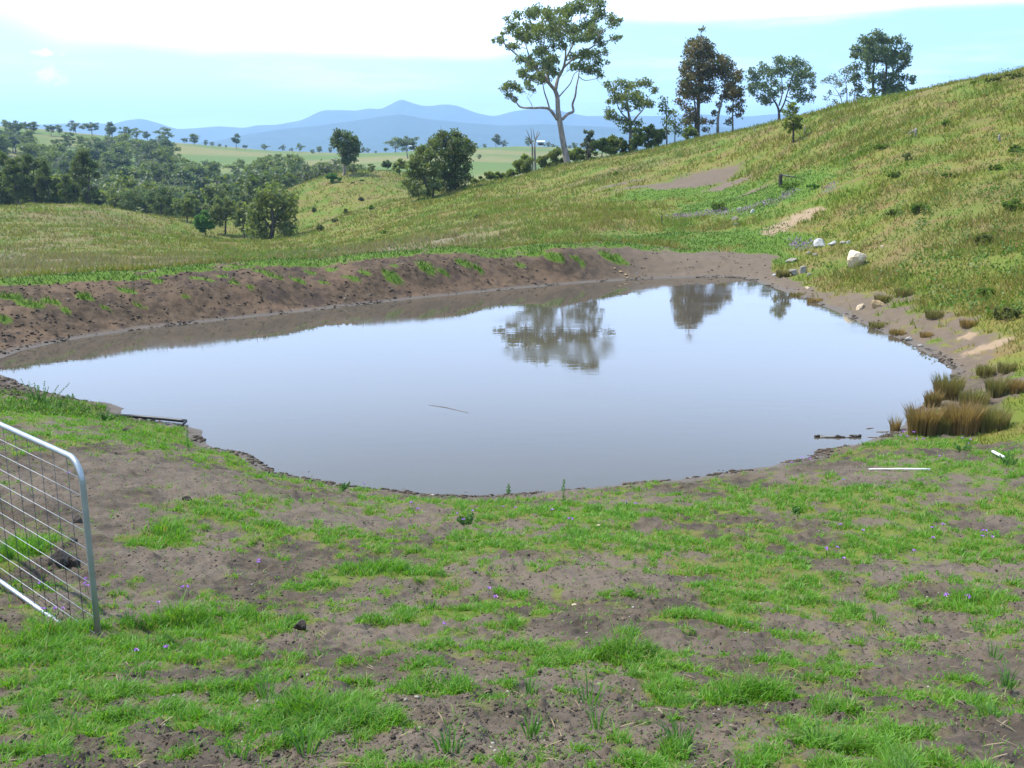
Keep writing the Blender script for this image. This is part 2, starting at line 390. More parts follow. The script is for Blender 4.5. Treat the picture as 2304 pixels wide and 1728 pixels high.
a0 = ii * na + jj; a1 = ii * na + (jj + 1) % na
quads = np.stack([a0, a1, a1 + na, a0 + na], -1).reshape(-1, 4)[:, ::-1]
V = np.stack([gx, gy, gz], -1)
V = np.vstack([V, [[0, 0, 2.35]]]); cidx = len(V) - 1
tris = np.stack([np.arange(na), (np.arange(na) + 1) % na, np.full(na, cidx)], -1)[:, ::-1]
gme = npmesh('ground', V, quads, tris, smooth=True)
att = gme.attributes.new('cover', 'FLOAT_COLOR', 'POINT')
colr = np.zeros((len(V), 4), np.float32); colr[:, 3] = 1
colr[:-1, 0] = gL; colr[:-1, 1] = gS; colr[:-1, 2] = gD; colr[:-1, 3] = gP
att.data.foreach_set('color', colr.ravel())
ground_o = tag(link('ground', gme), kind='structure')
print('ground verts', len(V), 'zmin', V[:, 2].min(), 'zmax', V[:, 2].max())
GZMIN = float(V[:, 2].min())

def pasture(T, pos):
    """colour of hill pasture as a function of place"""
    a = T.noise(T.vmul(pos, (.12, .12, .0)), 1, 5, .6)
    b = T.noise(T.vmul(pos, (.9, .9, 0)), 1, 5, .65)
    c = T.noise(T.vmul(pos, (.035, .035, 0)), 1, 3, .5)
    e = T.noise(T.vmul(pos, (3.5, 3.5, 0)), 1, 3, .6)
    col = T.mix(T.ss(a, .36, .62), (.100, .118, .014), (.145, .128, .030))
    col = T.mix(T.ss(b, .46, .66, 0, .5), col, (.085, .115, .015))
    col = T.mix(T.ss(b, .50, .38, 0, .75), col, (.150, .095, .042))
    col = T.mix(T.ss(c, .52, .62, 0, .45), col, (.12, .095, .050))
    bigg = T.noise(T.vmul(pos, (.3, .3, 0)), 1, 4, .6)
    col = T.mix(T.ss(bigg, .52, .62, 0, .65), col, (.075, .125, .014))
    col = T.mix(T.ss(bigg, .47, .38, 0, .5), col, (.140, .100, .045))
    col = T.mix(T.ss(e, .35, .7, .0, .2), col, (.065, .095, .016))
    q = T.n('ShaderNodeSeparateXYZ'); T.put(q.inputs[0], pos)
    # seed-heading purplish grass on the flat behind the dam wall
    f = T.m('MULTIPLY', T.ss(T.m('ADD', q.outputs[0], T.m('MULTIPLY', b, 4)), 4, -3), T.m('MULTIPLY', T.ss(q.outputs[1], 26, 32), T.ss(T.m('ADD', q.outputs[1], T.m('MULTIPLY', a, 30)), 84, 64)))
    col = T.mix(T.m('MULTIPLY', f, T.ss(b, .36, .56, .45, .85)), col, (.150, .115, .088))
    return col
def material(name):
    m = bpy.data.materials.new(name); m.use_nodes = True; m.node_tree.nodes.clear()
    T = NT(m.node_tree)
    o = T.n('ShaderNodeOutputMaterial')
    return m, T, o
def principled(T, o, col, rough_=.8, spec=.3, normal=None, metallic=0, **kw):
    p = T.n('ShaderNodeBsdfPrincipled')
    T.put(p.inputs['Base Color'], col); T.put(p.inputs['Roughness'], rough_); T.put(p.inputs['Specular IOR Level'], spec); T.put(p.inputs['Metallic'], metallic)
    if normal is not None: T.put(p.inputs['Normal'], normal)
    T.put(o.inputs[0], p.outputs[0])
    return p
def bump(T, h, strength, dist):
    b = T.n('ShaderNodeBump'); T.put(b.inputs['Height'], h); b.inputs['Strength'].default_value = strength; b.inputs['Distance'].default_value = dist
    return b.outputs[0]

gm, T, o = material('ground')
pos = T.n('ShaderNodeNewGeometry').outputs['Position']
at_ = T.n('ShaderNodeAttribute'); at_.attribute_name = 'cover'
sp_ = T.n('ShaderNodeSeparateColor'); T.put(sp_.inputs[0], at_.outputs['Color'])
Lm, Sm, Dm, Pm = sp_.outputs[0], sp_.outputs[1], sp_.outputs[2], at_.outputs['Alpha']
past = pasture(T, pos)
px_ = T.n('ShaderNodeSeparateXYZ'); T.put(px_.inputs[0], pos)
s1 = T.noise(T.vmul(pos, (5, 5, 5)), 1, 6, .65); s2 = T.noise(T.vmul(pos, (38, 38, 38)), 1, 5, .7); s3 = T.noise(T.vmul(pos, (.7, .7, .7)), 1, 3, .5)
soilc = T.mix(T.ss(s1, .3, .7), (.040, .031, .023), (.098, .074, .053))
soilc = T.mix(T.ss(s3, .40, .58, 0, .85), soilc, (.118, .091, .069))
soilc = T.mix(T.ss(s2, .5, .72, 0, .8), soilc, (.030, .024, .023))
soilc = T.mix(T.ss(s2, .36, .26, 0, .4), soilc, (.17, .14, .115))
soilc = T.mix(T.ss(T.noise(T.vmul(pos, (2.1, 2.6, 2)), 1, 5, .7), .53, .66, 0, .55), soilc, (.040, .031, .028))
# redder clay in the dam wall
clay = T.ss(px_.outputs[1], 15.5, 19, 0, 1)
reds = T.mix(T.ss(s1, .35, .65), (.050, .034, .022), (.104, .070, .045))
reds = T.mix(T.ss(s2, .5, .7, 0, .75), reds, (.030, .020, .018))
reds = T.mix(T.ss(s3, .5, .6, 0, .5), reds, (.14, .088, .055))
reds = T.mix(T.ss(T.noise(T.vmul(pos, (1.6, 1.6, 1.6)), 1, 6, .75), .52, .62, 0, .7), reds, (.042, .029, .026))
soilc = T.mix(clay, soilc, reds)
soilc = T.mix(T.ss(px_.outputs[0], 1, 6, 0, T.m('MULTIPLY', clay, .8)), soilc, T.mix(s1, (.150, .115, .083), (.100, .075, .056)))
lushc = T.mix(T.ss(s1, .3, .7), (.045, .085, .010), (.065, .115, .014))
lushc = T.mix(T.ss(s2, .52, .64, 0, .5), lushc, (.07, .06, .035))
lushc = T.mix(T.ss(px_.outputs[1], 15, 24), lushc, (.072, .125, .014))
sandc = T.mix(s1, (.20, .14, .088), (.28, .20, .13))
purpc = T.mix(T.ss(s2, .4, .6), (.10, .085, .09), (.10, .12, .04))
col = T.mix(Sm, past, soilc)
col = T.mix(T.m('MULTIPLY', Lm, T.ss(px_.outputs[1], 12, 17, .38, 1)), col, lushc)
col = T.mix(Dm, col, sandc)
col = T.mix(T.m('MULTIPLY', Pm, .8), col, purpc)
# far paddocks are greener
far = T.ss(px_.outputs[1], 170, 240)
fn = T.noise(T.vmul(pos, (.012, .02, 0)), 1, 3, .5)
fn2 = T.noise(T.vmul(pos, (.3, .3, 0)), 1, 4, .6)
farc = T.mix(T.ss(fn, .42, .6), (.080, .125, .030), (.155, .145, .055))
farc = T.mix(T.ss(fn2, .4, .7, 0, .4), farc, (.10, .11, .035))
col = T.mix(far, col, farc)
# wet rim just above the water line
wet = T.ss(px_.outputs[2], .07, .015)
wet = T.m('MULTIPLY', wet, T.ss(px_.outputs[1], 42, 38))
col = T.mix(wet, col, (.105, .088, .076))
hgt = T.m('ADD', T.m('MULTIPLY', s2, .6), s1)
bp = bump(T, hgt, .8, .025)
principled(T, o, col, .93, .15, bp)
gme.materials.append(gm)

# ------------------------------------------------------------------ pond water
cen = shore.mean(0)
nrm = []
Pn = shoreD
out_poly = []
for i in range(len(Pn)):
    t = Pn[(i + 1) % len(Pn)] - Pn[i - 1]; nn = np.array([t[1], -t[0]]); nn /= np.linalg.norm(nn) + 1e-9
    c1 = Pn[i] + nn * .3
    out_poly.append(c1 if sdf(np.array([c1[0]]), np.array([c1[1]]))[0] > 0 else Pn[i] - nn * .3)
import bmesh
bm = bmesh.new()
fv = [bm.verts.new((p[0], p[1], 0)) for p in out_poly]
f_ = bm.faces.new(fv); bmesh.ops.triangulate(bm, faces=[f_])
bmesh.ops.recalc_face_normals(bm, faces=bm.faces[:])
for f_ in bm.faces:
    if f_.normal.z < 0: f_.normal_flip()
wme = bpy.data.meshes.new('water'); bm.to_mesh(wme); bm.free()
wm, T, o = material('pond_water')
pos = T.n('ShaderNodeNewGeometry').outputs['Position']
wn = T.noise(T.vmul(pos, (.7, 2.2, 1)), 2.2, 3, .5)
wn2 = T.noise(T.vmul(pos, (.2, .35, 1)), 1, 3, .5)
wb = bump(T, T.m('MULTIPLY', wn, T.ss(wn2, .35, .7, .35, 1)), .05, .018)
wr = T.noise(T.vmul(pos, (.16, .30, 1)), 1.3, 4, .6)
wp = principled(T, o, T.mix(wn2, (.075, .060, .044), (.058, .050, .040)), T.ss(wr, .44, .64, .008, .07), .5, wb)
wp.inputs['IOR'].default_value = 1.36
wme.materials.append(wm)
tag(link('water', wme), kind='structure')
# ------------------------------------------------------------------ mountains
def mountains(name, sky_px, Y, depth, seed, colr):
    P = np.array([aty(a, b, Y) for a, b in sky_px])
    xs = np.linspace(P[0, 0], P[-1, 0], 620); top = np.interp(xs, P[:, 0], P[:, 2])
    ker = np.hanning(7); ker /= ker.sum(); top = np.convolve(np.pad(top, 3, 'edge'), ker, 'valid')
    t = np.linspace(-1, 1, 61)
    X, TT = np.meshgrid(xs, t)
    Yg = Y + TT * depth + 120 * fbm(X * .0012, TT * 2, 3, seed)
    prof = np.clip(1 - np.abs(TT), 0, 1) ** 1.15
    Z = -25 + (top + 25)[None] * prof
    gul = fbm(X * .004 + TT * .7, TT * 2.2 + X * .0011, 5, seed + 5)
    Z = Z - np.abs(gul) * (top + 25)[None] * .35 * np.clip(np.abs(TT) * 4, 0, 1) * prof
    ny, nx = X.shape
    i, j = np.meshgrid(np.arange(ny - 1), np.arange(nx - 1), indexing='ij')
    a = (i * nx + j).ravel()
    q = np.stack([a, a + 1, a + nx + 1, a + nx], -1)
    me = npmesh(name, np.stack([X, Yg, Z], -1).reshape(-1, 3), q, None, smooth=True)
    m, T, o = material(name)
    pos = T.n('ShaderNodeNewGeometry').outputs['Position']
    c = T.mix(T.noise(T.vmul(pos, (.01, .01, .01)), 1, 5, .6), colr, tuple(v * 1.9 for v in colr))
    principled(T, o, c, .95, .1); me.materials.append(m)
    tag(link(name, me), kind='structure')
back = [(-700, 290), (-300, 282), (0, 280), (100, 280), (200, 276), (245, 279), (272, 270), (310, 266), (345, 275), (390, 290), (430, 288), (480, 283), (540, 287), (570, 281), (620, 280), (675, 270), (722, 247),
 (770, 247), (800, 248), (825, 242), (852, 245), (875, 233), (900, 221), (925, 231), (950, 238), (975, 238), (1000, 234), (1030, 238), (1070, 254), (1113, 262), (1150, 251), (1192, 245), (1240, 245), (1280, 253), (1319, 261), (1366, 260), (1477, 261), (1560, 256), (1683, 262), (1750, 256), (1850, 262), (2050, 270), (2500, 280), (3000, 290)]
front = [(-600, 335), (300, 330), (480, 318), (560, 302), (640, 290), (720, 283), (800, 272), (860, 262), (905, 258), (960, 268), (1040, 276), (1130, 283), (1230, 280), (1330, 285), (1450, 288), (1600, 284), (1750, 290), (2100, 300), (2900, 320)]
mountains('mountains', back, 5600, 1500, 3, (.035, .05, .035))
mountains('hills', front, 3900, 900, 13, (.03, .045, .03))
# ------------------------------------------------------------------ vegetation materials
def leafmat(name, c1, c2, c3=None, trans=.42, k3=.25):
    m, T, o = material(name)
    g = T.n('ShaderNodeNewGeometry'); ri = g.outputs['Random Per Island']
    nz = T.noise(T.vmul(g.outputs['Position'], (1.1, 1.1, 1.1)), 1, 2, .5)
    col = T.mix(ri, c1, c2)
    if c3: col = T.mix(T.ss(nz, .48, .66, 0, k3 * 2), col, c3)
    p = T.n('ShaderNodeBsdfPrincipled'); T.put(p.inputs['Base Color'], col); p.inputs['Roughness'].default_value = .55; p.inputs['Specular IOR Level'].default_value = .35
    tr = T.n('ShaderNodeBsdfTranslucent'); T.put(tr.inputs[0], T.mix(1, col, (1.5, 1.7, .7), 'MULTIPLY'))
    mx = T.n('ShaderNodeMixShader'); mx.inputs[0].default_value = trans
    T.put(mx.inputs[1], p.outputs[0]); T.put(mx.inputs[2], tr.outputs[0]); T.put(o.inputs[0], mx.outputs[0])
    return m
def barkmat(name, c1, c2, sc=3):
    m, T, o = material(name)
    pos = T.n('ShaderNodeNewGeometry').outputs['Position']
    a = T.noise(T.vmul(pos, (sc, sc, sc * .35)), 1, 4, .6)
    principled(T, o, T.mix(T.ss(a, .35, .65), c1, c2), .9, .15, bump(T, a, .5, .05)); return m
M = dict(
 gum=leafmat('gum_leaves', (.080, .105, .036), (.15, .175, .058), (.17, .17, .04)),
 gumdark=leafmat('dark_gum_leaves', (.060, .085, .040), (.105, .135, .058), (.12, .13, .045), .4),
 gumgrey=leafmat('grey_gum_leaves', (.075, .090, .062), (.12, .13, .085), (.10, .10, .06)),
 rust=leafmat('rusty_leaves', (.095, .074, .022), (.150, .100, .030), (.070, .088, .024), .3, .45),
 oak=leafmat('oak_leaves', (.058, .085, .024), (.105, .130, .036), (.12, .105, .035), .4),
 bush=leafmat('bush_leaves', (.095, .125, .026), (.15, .175, .036), (.15, .14, .04), .48),
 bright=leafmat('bright_leaves', (.05, .12, .018), (.09, .18, .025), (.06, .13, .02)),
 weed=leafmat('weed_leaves', (.055, .13, .03), (.10, .20, .045), None, .4),
 rush=leafmat('rush_stems', (.19, .115, .05), (.30, .19, .09), (.13, .10, .04), .35, .3),
 rushg=leafmat('green_rush_stems', (.13, .12, .04), (.21, .165, .07), (.20, .13, .065), .35, .35),
 barkp=barkmat('pale_bark', (.30, .25, .21), (.17, .14, .12)),
 barkd=barkmat('dark_bark', (.10, .08, .065), (.055, .045, .038)),
 barkg=barkmat('grey_bark', (.22, .20, .18), (.13, .115, .10)),
)
def tubes(paths, sides=6):
    Vs, Qs, off = [], [], 0
    for pts, rad in paths:
        pts = np.asarray(pts, float); rad = np.asarray(rad, float); n = len(pts)
        tg = np.gradient(pts, axis=0); tg /= np.linalg.norm(tg, axis=1)[:, None] + 1e-9
        ref = np.array([0, 1., 0]) if abs(tg[0][1]) < .8 else np.array([1., 0, 0])
        u = np.cross(tg, ref); u /= np.linalg.norm(u, axis=1)[:, None] + 1e-9; v = np.cross(tg, u)
        a = np.arange(sides) * 2 * pi / sides
        ring = pts[:, None] + rad[:, None, None] * (np.cos(a)[None, :, None] * u[:, None] + np.sin(a)[None, :, None] * v[:, None])
        Vs.append(ring.reshape(-1, 3))
        i, j = np.meshgrid(np.arange(n - 1), np.arange(sides), indexing='ij')
        q = np.stack([i * sides + j, i * sides + (j + 1) % sides, (i + 1) * sides + (j + 1) % sides, (i + 1) * sides + j], -1).reshape(-1, 4)[:, ::-1] + off
        Qs.append(q)
        # close both ends with a point
        nv = len(Vs[-1]); Vs.append(np.array([pts[0], pts[-1]]))
        c0, c1 = off + nv, off + nv + 1
        jj_ = np.arange(sides); 
        Qs.append(np.stack([off + jj_, off + (jj_ + 1) % sides, np.full(sides, c0), np.full(sides, c0)], -1))
        e = off + (n - 1) * sides
        Qs.append(np.stack([e + (jj_ + 1) % sides, e + jj_, np.full(sides, c1), np.full(sides, c1)], -1))
        off += nv + 2
    return np.vstack(Vs), np.vstack(Qs)
def tubemesh(name, paths, mat_, sides=6, origin=(0, 0, 0)):
    V_, Q_ = tubes(paths, sides)
    deg = Q_[:, 2] == Q_[:, 3]
    return npmesh(name, V_ - np.asarray(origin), Q_[~deg], Q_[deg][:, :3], smooth=True, mats=[mat_])
def smoothpath(P, n=4):
    P = np.asarray(P, float)
    if len(P) < 3: return P
    Q = np.vstack([2 * P[0] - P[1], P, 2 * P[-1] - P[-2]]); out_ = []
    for i in range(1, len(Q) - 2):
        for k in range(n):
            t = k / n; p0, p1, p2, p3 = Q[i - 1:i + 3]
            out_.append(.5 * ((2 * p1) + (-p0 + p2) * t + (2 * p0 - 5 * p1 + 4 * p2 - p3) * t * t + (-p0 + 3 * p1 - 3 * p2 + p3) * t ** 3))
    out_.append(P[-1]); return np.array(out_)
def leaves(cent, rad, per, size, flat=.75, r_=None, elong=2.0, droop=.3):
    """leaf-spray quads spread through clumps"""
    g = r_ or rng
    cent = np.asarray(cent, float); rad = np.asarray(rad, float)
    cnt = np.maximum((per * (rad / rad.mean()) ** 2).astype(int), 8)
    idx = np.repeat(np.arange(len(cent)), cnt); n = len(idx)
    d_ = g.normal(size=(n, 3)); d_ /= np.linalg.norm(d_, axis=1)[:, None]
    rr = g.random(n) ** .45
    lump = 1 + .35 * np.sin(d_[:, 0] * 5 + idx * 1.7) * np.cos(d_[:, 2] * 6 + idx)
    p = cent[idx] + d_ * (rr * rad[idx] * lump)[:, None] * np.array([1, 1, flat])
    a = g.normal(size=(n, 3)); a[:, 2] -= droop * 2; a /= np.linalg.norm(a, axis=1)[:, None]
    b = np.cross(a, g.normal(size=(n, 3))); b /= np.linalg.norm(b, axis=1)[:, None] + 1e-9
    s = size * (.6 + .8 * g.random(n))[:, None]
    V_ = np.stack([p - a * s * .5 * elong * .5, p + b * s * .28, p + a * s * .5 * elong * .5, p - b * s * .28], 1).reshape(-1, 3)
    q = np.arange(n * 4).reshape(-1, 4)
    return V_, q
def grow_limbs(trunks, cent, rad, g, base_r):
    """join every clump to the nearest limb with a bending branch"""
    nodes = []; 
    for pts, rd in trunks:
        k0 = len(pts) // 3
        for p, r0 in list(zip(pts, rd))[k0:]: nodes.append((p, r0))
    N = np.array([p for p, _ in nodes]); R = [r0 for _, r0 in nodes]
    order = np.argsort([np.min(np.linalg.norm(N - c, axis=1)) for c in cent])
    paths = []
    for i in order:
        c = cent[i] + np.array([0, 0, -rad[i] * .1])
        d_ = np.linalg.norm(N - c, axis=1) + np.maximum(N[:, 2] - c[2] + .1, 0) * 1.8
        j = int(np.argmin(d_)); s = N[j]; L = np.linalg.norm(c - s)
        if L < rad[i] * .4: continue
        r0 = min(R[j] * .75, base_r * .30 + L * .012); r1 = base_r * .05
        mid = s + (c - s) * .45 + np.array([0, 0, -.10 * L]) + g.normal(size=3) * L * .07
        mid2 = s + (c - s) * .75 + np.array([0, 0, -.04 * L]) + g.normal(size=3) * L * .05
        P = smoothpath([s, mid, mid2, c], 3)
        rd = np.linspace(r0, r1, len(P)); paths.append((P, rd))
        # forks inside the clump
        for _ in range(3):
            e = c + g.normal(size=3) * rad[i] * .6; paths.append(([mid2, (mid2 + e) / 2 + g.normal(size=3) * .1 * rad[i], e], [r1 * 1.6, r1, r1 * .5]))
        for kk in range(2, len(P)): nodes.append((P[kk], rd[kk])); R.append(rd[kk])
        N = np.array([p for p, _ in nodes])
    return paths
def tree(name, label, cat, trunks, cent, rad, leafm, barkm, per=120, size=.3, group=None, flat=.75, seed=1, sides=7, limbs=True, droop=.3):
    g = np.random.default_rng(seed)
    cent = np.asarray(cent, float); rad = np.asarray(rad, float)
    base = np.array(trunks[0][0][0])
    root = empty(name, base, label, cat, group)
    T_ = [(smoothpath(p, 4), None) for p, _ in trunks]
    T_ = [(P, np.interp(np.linspace(0, 1, len(P)), np.linspace(0, 1, len(r0)), r0)) for (P, _), (_, r0) in zip(T_, trunks)]
    for P, r0 in T_[:1]: P[0] = P[0] - np.array([0, 0, .35])
    paths = list(T_)
    if limbs: paths += grow_limbs(T_, cent, rad, g, T_[0][1][0])
    link('trunk', tubemesh('trunk', paths, barkm, sides, base), root)
    V_, q = leaves(cent, rad, per, size, flat, g, droop=droop)
    link('crown', npmesh('crown', V_ - base, q, None, mats=[leafm]), root)
    return root

# picture readings: each zoomed copy has (offset x, offset y, scale)
Z1 = (0, 200, 2.765); Z2 = (700, 150, 3.6867); Z3 = (1050, 0, 3.16); Z4 = (1600, 50, 3.142); Z5 = (1700, 450, 3.0166); Z6 = (0, 800, 2.37); Z8 = (1700, 900, 3.318); ZM = (600, 950, 2.458)
def nat(z, x, y): return z[0] + x / z[2], z[1] + y / z[2]
def zhit(z, x, y): return hit(*nat(z, x, y))
def photo_tree(name, label, cat, z, trunks_px, clumps_px, Y, leafm, barkm, tr0, per=120, size=.3, group=None, seed=1, depth=.8, flat=.8, droop=.3, jit=0.0):
    """a real tree standing at depth Y whose limbs and clumps follow the photo, with depth of its own"""
    g = np.random.default_rng(seed)
    xs = [c[0] for c in clumps_px]; cx = (min(xs) + max(xs)) / 2; hw = (max(xs) - min(xs)) / 2 + 1
    sc = Y / F / z[2] * 1.0
    W = hw * sc * depth
    cent, rad = [], []
    for (a, b, r_) in clumps_px:
        u = (a - cx) / hw; lim = sqrt(max(0.05, 1 - u * u)) * W
        px, py = nat(z, a, b)
        dy = g.uniform(-1, 1) * lim
        p = aty(px, py, Y); cent.append(p + np.array([0, dy, 0]) * 1.0); rad.append(r_ * sc * 1.24)
        if r_ > 38:      # fill in behind and in front
            cent.append(p + np.array([g.normal() * .5 * r_ * sc, -dy * .8 + g.normal() * .3, g.normal() * .4 * r_ * sc])); rad.append(r_ * sc * 1.0)
    tr_ = []
    for k, (pl, r0, r1) in enumerate(trunks_px):
        P = []
        dy = 0
        for i, (a, b) in enumerate(pl):
            p = aty(*nat(z, a, b), Y)
            if k: dy += g.normal() * W * .10
            if k: p[1] += dy if i else 0
            P.append(p)
        if k == 0 or pl[0][1] >= trunks_px[0][0][0][1] - 30:
            P[0][2] = ground(P[0][0], P[0][1]) - .1
        rr = np.linspace(r0, r1, len(P)); tr_.append((P, rr))
    return tree(name, label, cat, tr_, cent, rad, leafm, barkm, per, size, group, flat, seed, droop=droop)

# ---- the large gum
hero_tr = [([(722, 1192), (705, 1100), (685, 1000), (662, 860), (650, 780), (645, 690), (628, 640)], .36, .21),
 ([(645, 850), (590, 780), (540, 768), (470, 770), (390, 765), (360, 740), (330, 690), (300, 640)], .17, .04),
 ([(590, 775), (575, 700), (555, 640), (540, 560)], .10, .04), ([(470, 768), (458, 730), (430, 690)], .05, .02),
 ([(680, 850), (720, 810), (762, 790), (757, 740), (775, 680), (785, 610), (800, 540), (810, 470)], .17, .05),
 ([(628, 640), (580, 590), (540, 545), (470, 480), (400, 430), (330, 380), (260, 320), (200, 275)], .19, .03),
 ([(540, 545), (480, 450), (440, 380), (420, 300), (400, 220)], .11, .03), ([(580, 590), (560, 480), (540, 380), (560, 250), (540, 130)], .10, .03),
 ([(632, 640), (650, 560), (682, 500), (700, 430), (700, 330), (660, 250), (640, 130)], .19, .03),
 ([(700, 430), (740, 350), (790, 250), (820, 150), (800, 60)], .11, .03), ([(690, 480), (760, 420), (840, 370), (900, 330), (940, 250), (1000, 200), (1050, 150)], .11, .02),
 ([(900, 330), (980, 300), (1050, 275)], .05, .02), ([(655, 690), (690, 650), (740, 590), (770, 520), (850, 480)], .08, .03)]
hero_cl = [(1050, 150, 42), (1085, 152, 20), (1050, 275, 30), (1095, 262, 14), (920, 60, 50), (870, 30, 36), (800, 30, 46), (760, 60, 50), (700, 90, 42), (660, 60, 32), (600, 90, 46), (560, 150, 42), (500, 80, 44), (450, 110, 42), (480, 180, 48), (380, 240, 50), (330, 150, 44), (300, 190, 32), (285, 140, 22), (230, 260, 26), (190, 290, 18), (250, 300, 28), (310, 320, 32), (350, 320, 32), (430, 270, 40), (520, 250, 48), (600, 220, 46), (650, 170, 46), (720, 180, 46), (780, 200, 46), (850, 180, 46), (930, 140, 42), (900, 220, 42), (960, 210, 34), (640, 290, 42), (560, 330, 38), (520, 390, 44), (440, 420, 36), (380, 440, 34), (400, 490, 34), (470, 470, 40), (400, 540, 36), (450, 560, 28), (520, 540, 42), (570, 560, 34), (600, 480, 42), (620, 420, 40), (560, 450, 42), (680, 350, 34), (740, 300, 36), (800, 300, 38), (860, 270, 40), (920, 290, 36), (960, 320, 30), (990, 360, 26), (880, 370, 42), (820, 400, 42), (760, 400, 34), (940, 430, 38), (1000, 440, 16), (800, 480, 36), (870, 490, 40), (930, 510, 32), (970, 525, 22), (740, 500, 30), (300, 600, 36), (270, 630, 30), (340, 610, 36), (380, 630, 26), (300, 680, 26), (340, 705, 24), (450, 620, 24), (480, 640, 16), (620, 530, 34), (430, 590, 24), (730, 30, 26), (260, 250, 18)]
photo_tree('gum_tree', 'tall spreading gum with pale leaning trunk on the ridge, the largest tree in view', 'tree', Z3, hero_tr, hero_cl, 106, M['gum'], M['barkp'], .4, per=240, size=.22, seed=5, depth=.75, droop=.5)
t2 = [(1000, 600, 30), (1040, 640, 38), (1090, 590, 34), (1140, 620, 38), (1180, 600, 38), (1240, 590, 38), (1290, 590, 38), (1330, 640, 28), (1060, 700, 42), (1120, 700, 46), (1190, 700, 46), (1250, 720, 42), (1310, 740, 30), (1130, 760, 36), (1200, 760, 30), (1010, 720, 18), (1010, 800, 34), (1050, 830, 38), (1100, 860, 36), (1150, 880, 32), (1220, 880, 32), (1010, 830, 26), (1130, 920, 30), (1190, 930, 26)]
photo_tree('gum_tree', 'medium olive gum with flat open crown just right of the tallest gum', 'tree', Z3, [([(1165, 1010), (1165, 900), (1150, 800), (1140, 720), (1130, 650)], .2, .06), ([(1165, 900), (1210, 830), (1260, 770), (1290, 690)], .12, .04), ([(1160, 860), (1100, 800), (1060, 720)], .1, .04)], t2, 112, M['gum'], M['barkg'], .2, per=190, size=.24, seed=6)
t3 = [(1400, 700, 24), (1395, 740, 26), (1430, 740, 24), (1400, 790, 30), (1440, 800, 32), (1480, 810, 28), (1420, 860, 38), (1480, 880, 38), (1430, 930, 38), (1500, 930, 36), (1540, 870, 30), (1540, 950, 30)]
photo_tree('gum_sapling', 'slender wispy young gum left of the rust brown trees', 'tree', Z3, [([(1425, 1010), (1420, 850), (1412, 700)], .1, .03), ([(1480, 1005), (1482, 900), (1480, 810)], .07, .03)], t3, 112, M['gum'], M['barkg'], .1, per=50, size=.3, seed=7)
t4 = [(1665, 215, 20), (1675, 260, 28), (1690, 300, 33), (1610, 290, 32), (1590, 330, 32), (1640, 330, 42), (1700, 350, 46), (1560, 370, 24), (1600, 390, 46), (1660, 400, 54), (1730, 390, 46), (1560, 450, 38), (1620, 460, 54), (1690, 470, 54), (1750, 450, 50), (1530, 500, 28), (1580, 530, 50), (1650, 550, 54), (1720, 540, 54), (1770, 500, 40), (1530, 600, 40), (1600, 620, 54), (1680, 630, 50), (1740, 630, 44), (1520, 660, 32), (1570, 690, 40), (1640, 700, 42), (1700, 700, 32), (1510, 720, 32), (1560, 760, 34), (1620, 780, 36), (1590, 840, 42), (1640, 860, 36), (1700, 860, 30), (1560, 880, 36), (1700, 920, 24)]
photo_tree('casuarina_tree', 'tall dense rust brown pointed tree on the ridge, largest of the rusty pair', 'tree', Z3, [([(1640, 975), (1645, 800), (1660, 500), (1665, 250)], .3, .05), ([(1625, 975), (1625, 800), (1600, 600)], .16, .05)], t4, 113, M['rust'], M['barkd'], .3, per=210, size=.24, seed=8, depth=.9, droop=.6)
t5 = [(1820, 400, 28), (1800, 440, 33), (1850, 430, 36), (1890, 470, 36), (1830, 490, 42), (1920, 520, 32), (1870, 540, 42), (1940, 560, 26), (1900, 590, 44), (1850, 620, 42), (1950, 640, 30), (1880, 670, 48), (1920, 680, 40), (1830, 690, 28), (1960, 720, 20), (1800, 740, 22), (1920, 760, 38), (1960, 790, 18), (1860, 780, 30), (1770, 800, 24), (1850, 870, 26), (1930, 820, 24), (1740, 870, 22)]
photo_tree('casuarina_tree', 'shorter rust brown tree with two thin trunks right of the tall rusty one', 'tree', Z3, [([(1785, 948), (1790, 820), (1830, 650), (1850, 450)], .17, .05), ([(1893, 930), (1893, 780), (1900, 650)], .11, .04)], t5, 112, M['rust'], M['barkg'], .2, per=170, size=.24, seed=9, droop=.6)
t6 = [(300, 340, 30), (340, 350, 26), (390, 300, 30), (450, 280, 38), (500, 270, 34), (560, 290, 42), (620, 300, 40), (690, 330, 36), (720, 370, 22), (310, 390, 38), (380, 380, 42), (450, 350, 42), (520, 350, 42), (590, 370, 42), (660, 390, 44), (710, 420, 22), (290, 460, 38), (350, 440, 42), (400, 470, 38), (290, 500, 22), (370, 530, 42), (420, 520, 34), (470, 500, 30), (540, 460, 34), (600, 450, 42), (650, 480, 38), (700, 530, 36), (640, 540, 38), (580, 520, 34), (410, 560, 24), (700, 460, 26), (480, 420, 34)]
photo_tree('gum_tree', 'broad round grey green gum on the skyline between rusty trees and the far right pair', 'tree', Z4, [([(482, 700), (480, 640), (450, 560), (400, 500)], .24, .06), ([(482, 640), (520, 570), (540, 480), (560, 380)], .15, .05), ([(480, 590), (500, 500), (490, 380)], .12, .05)], t6, 150, M['gumdark'], M['barkd'], .2, per=175, size=.32, seed=10)
t7 = [(790, 420, 20), (830, 410, 28), (870, 390, 30), (910, 360, 30), (950, 345, 30), (1000, 340, 30), (1030, 380, 28), (880, 440, 28), (930, 420, 32), (980, 400, 32), (1020, 440, 28), (840, 500, 24), (820, 540, 20), (860, 560, 20), (900, 510, 22), (1000, 500, 22), (1030, 520, 20), (950, 480, 22)]
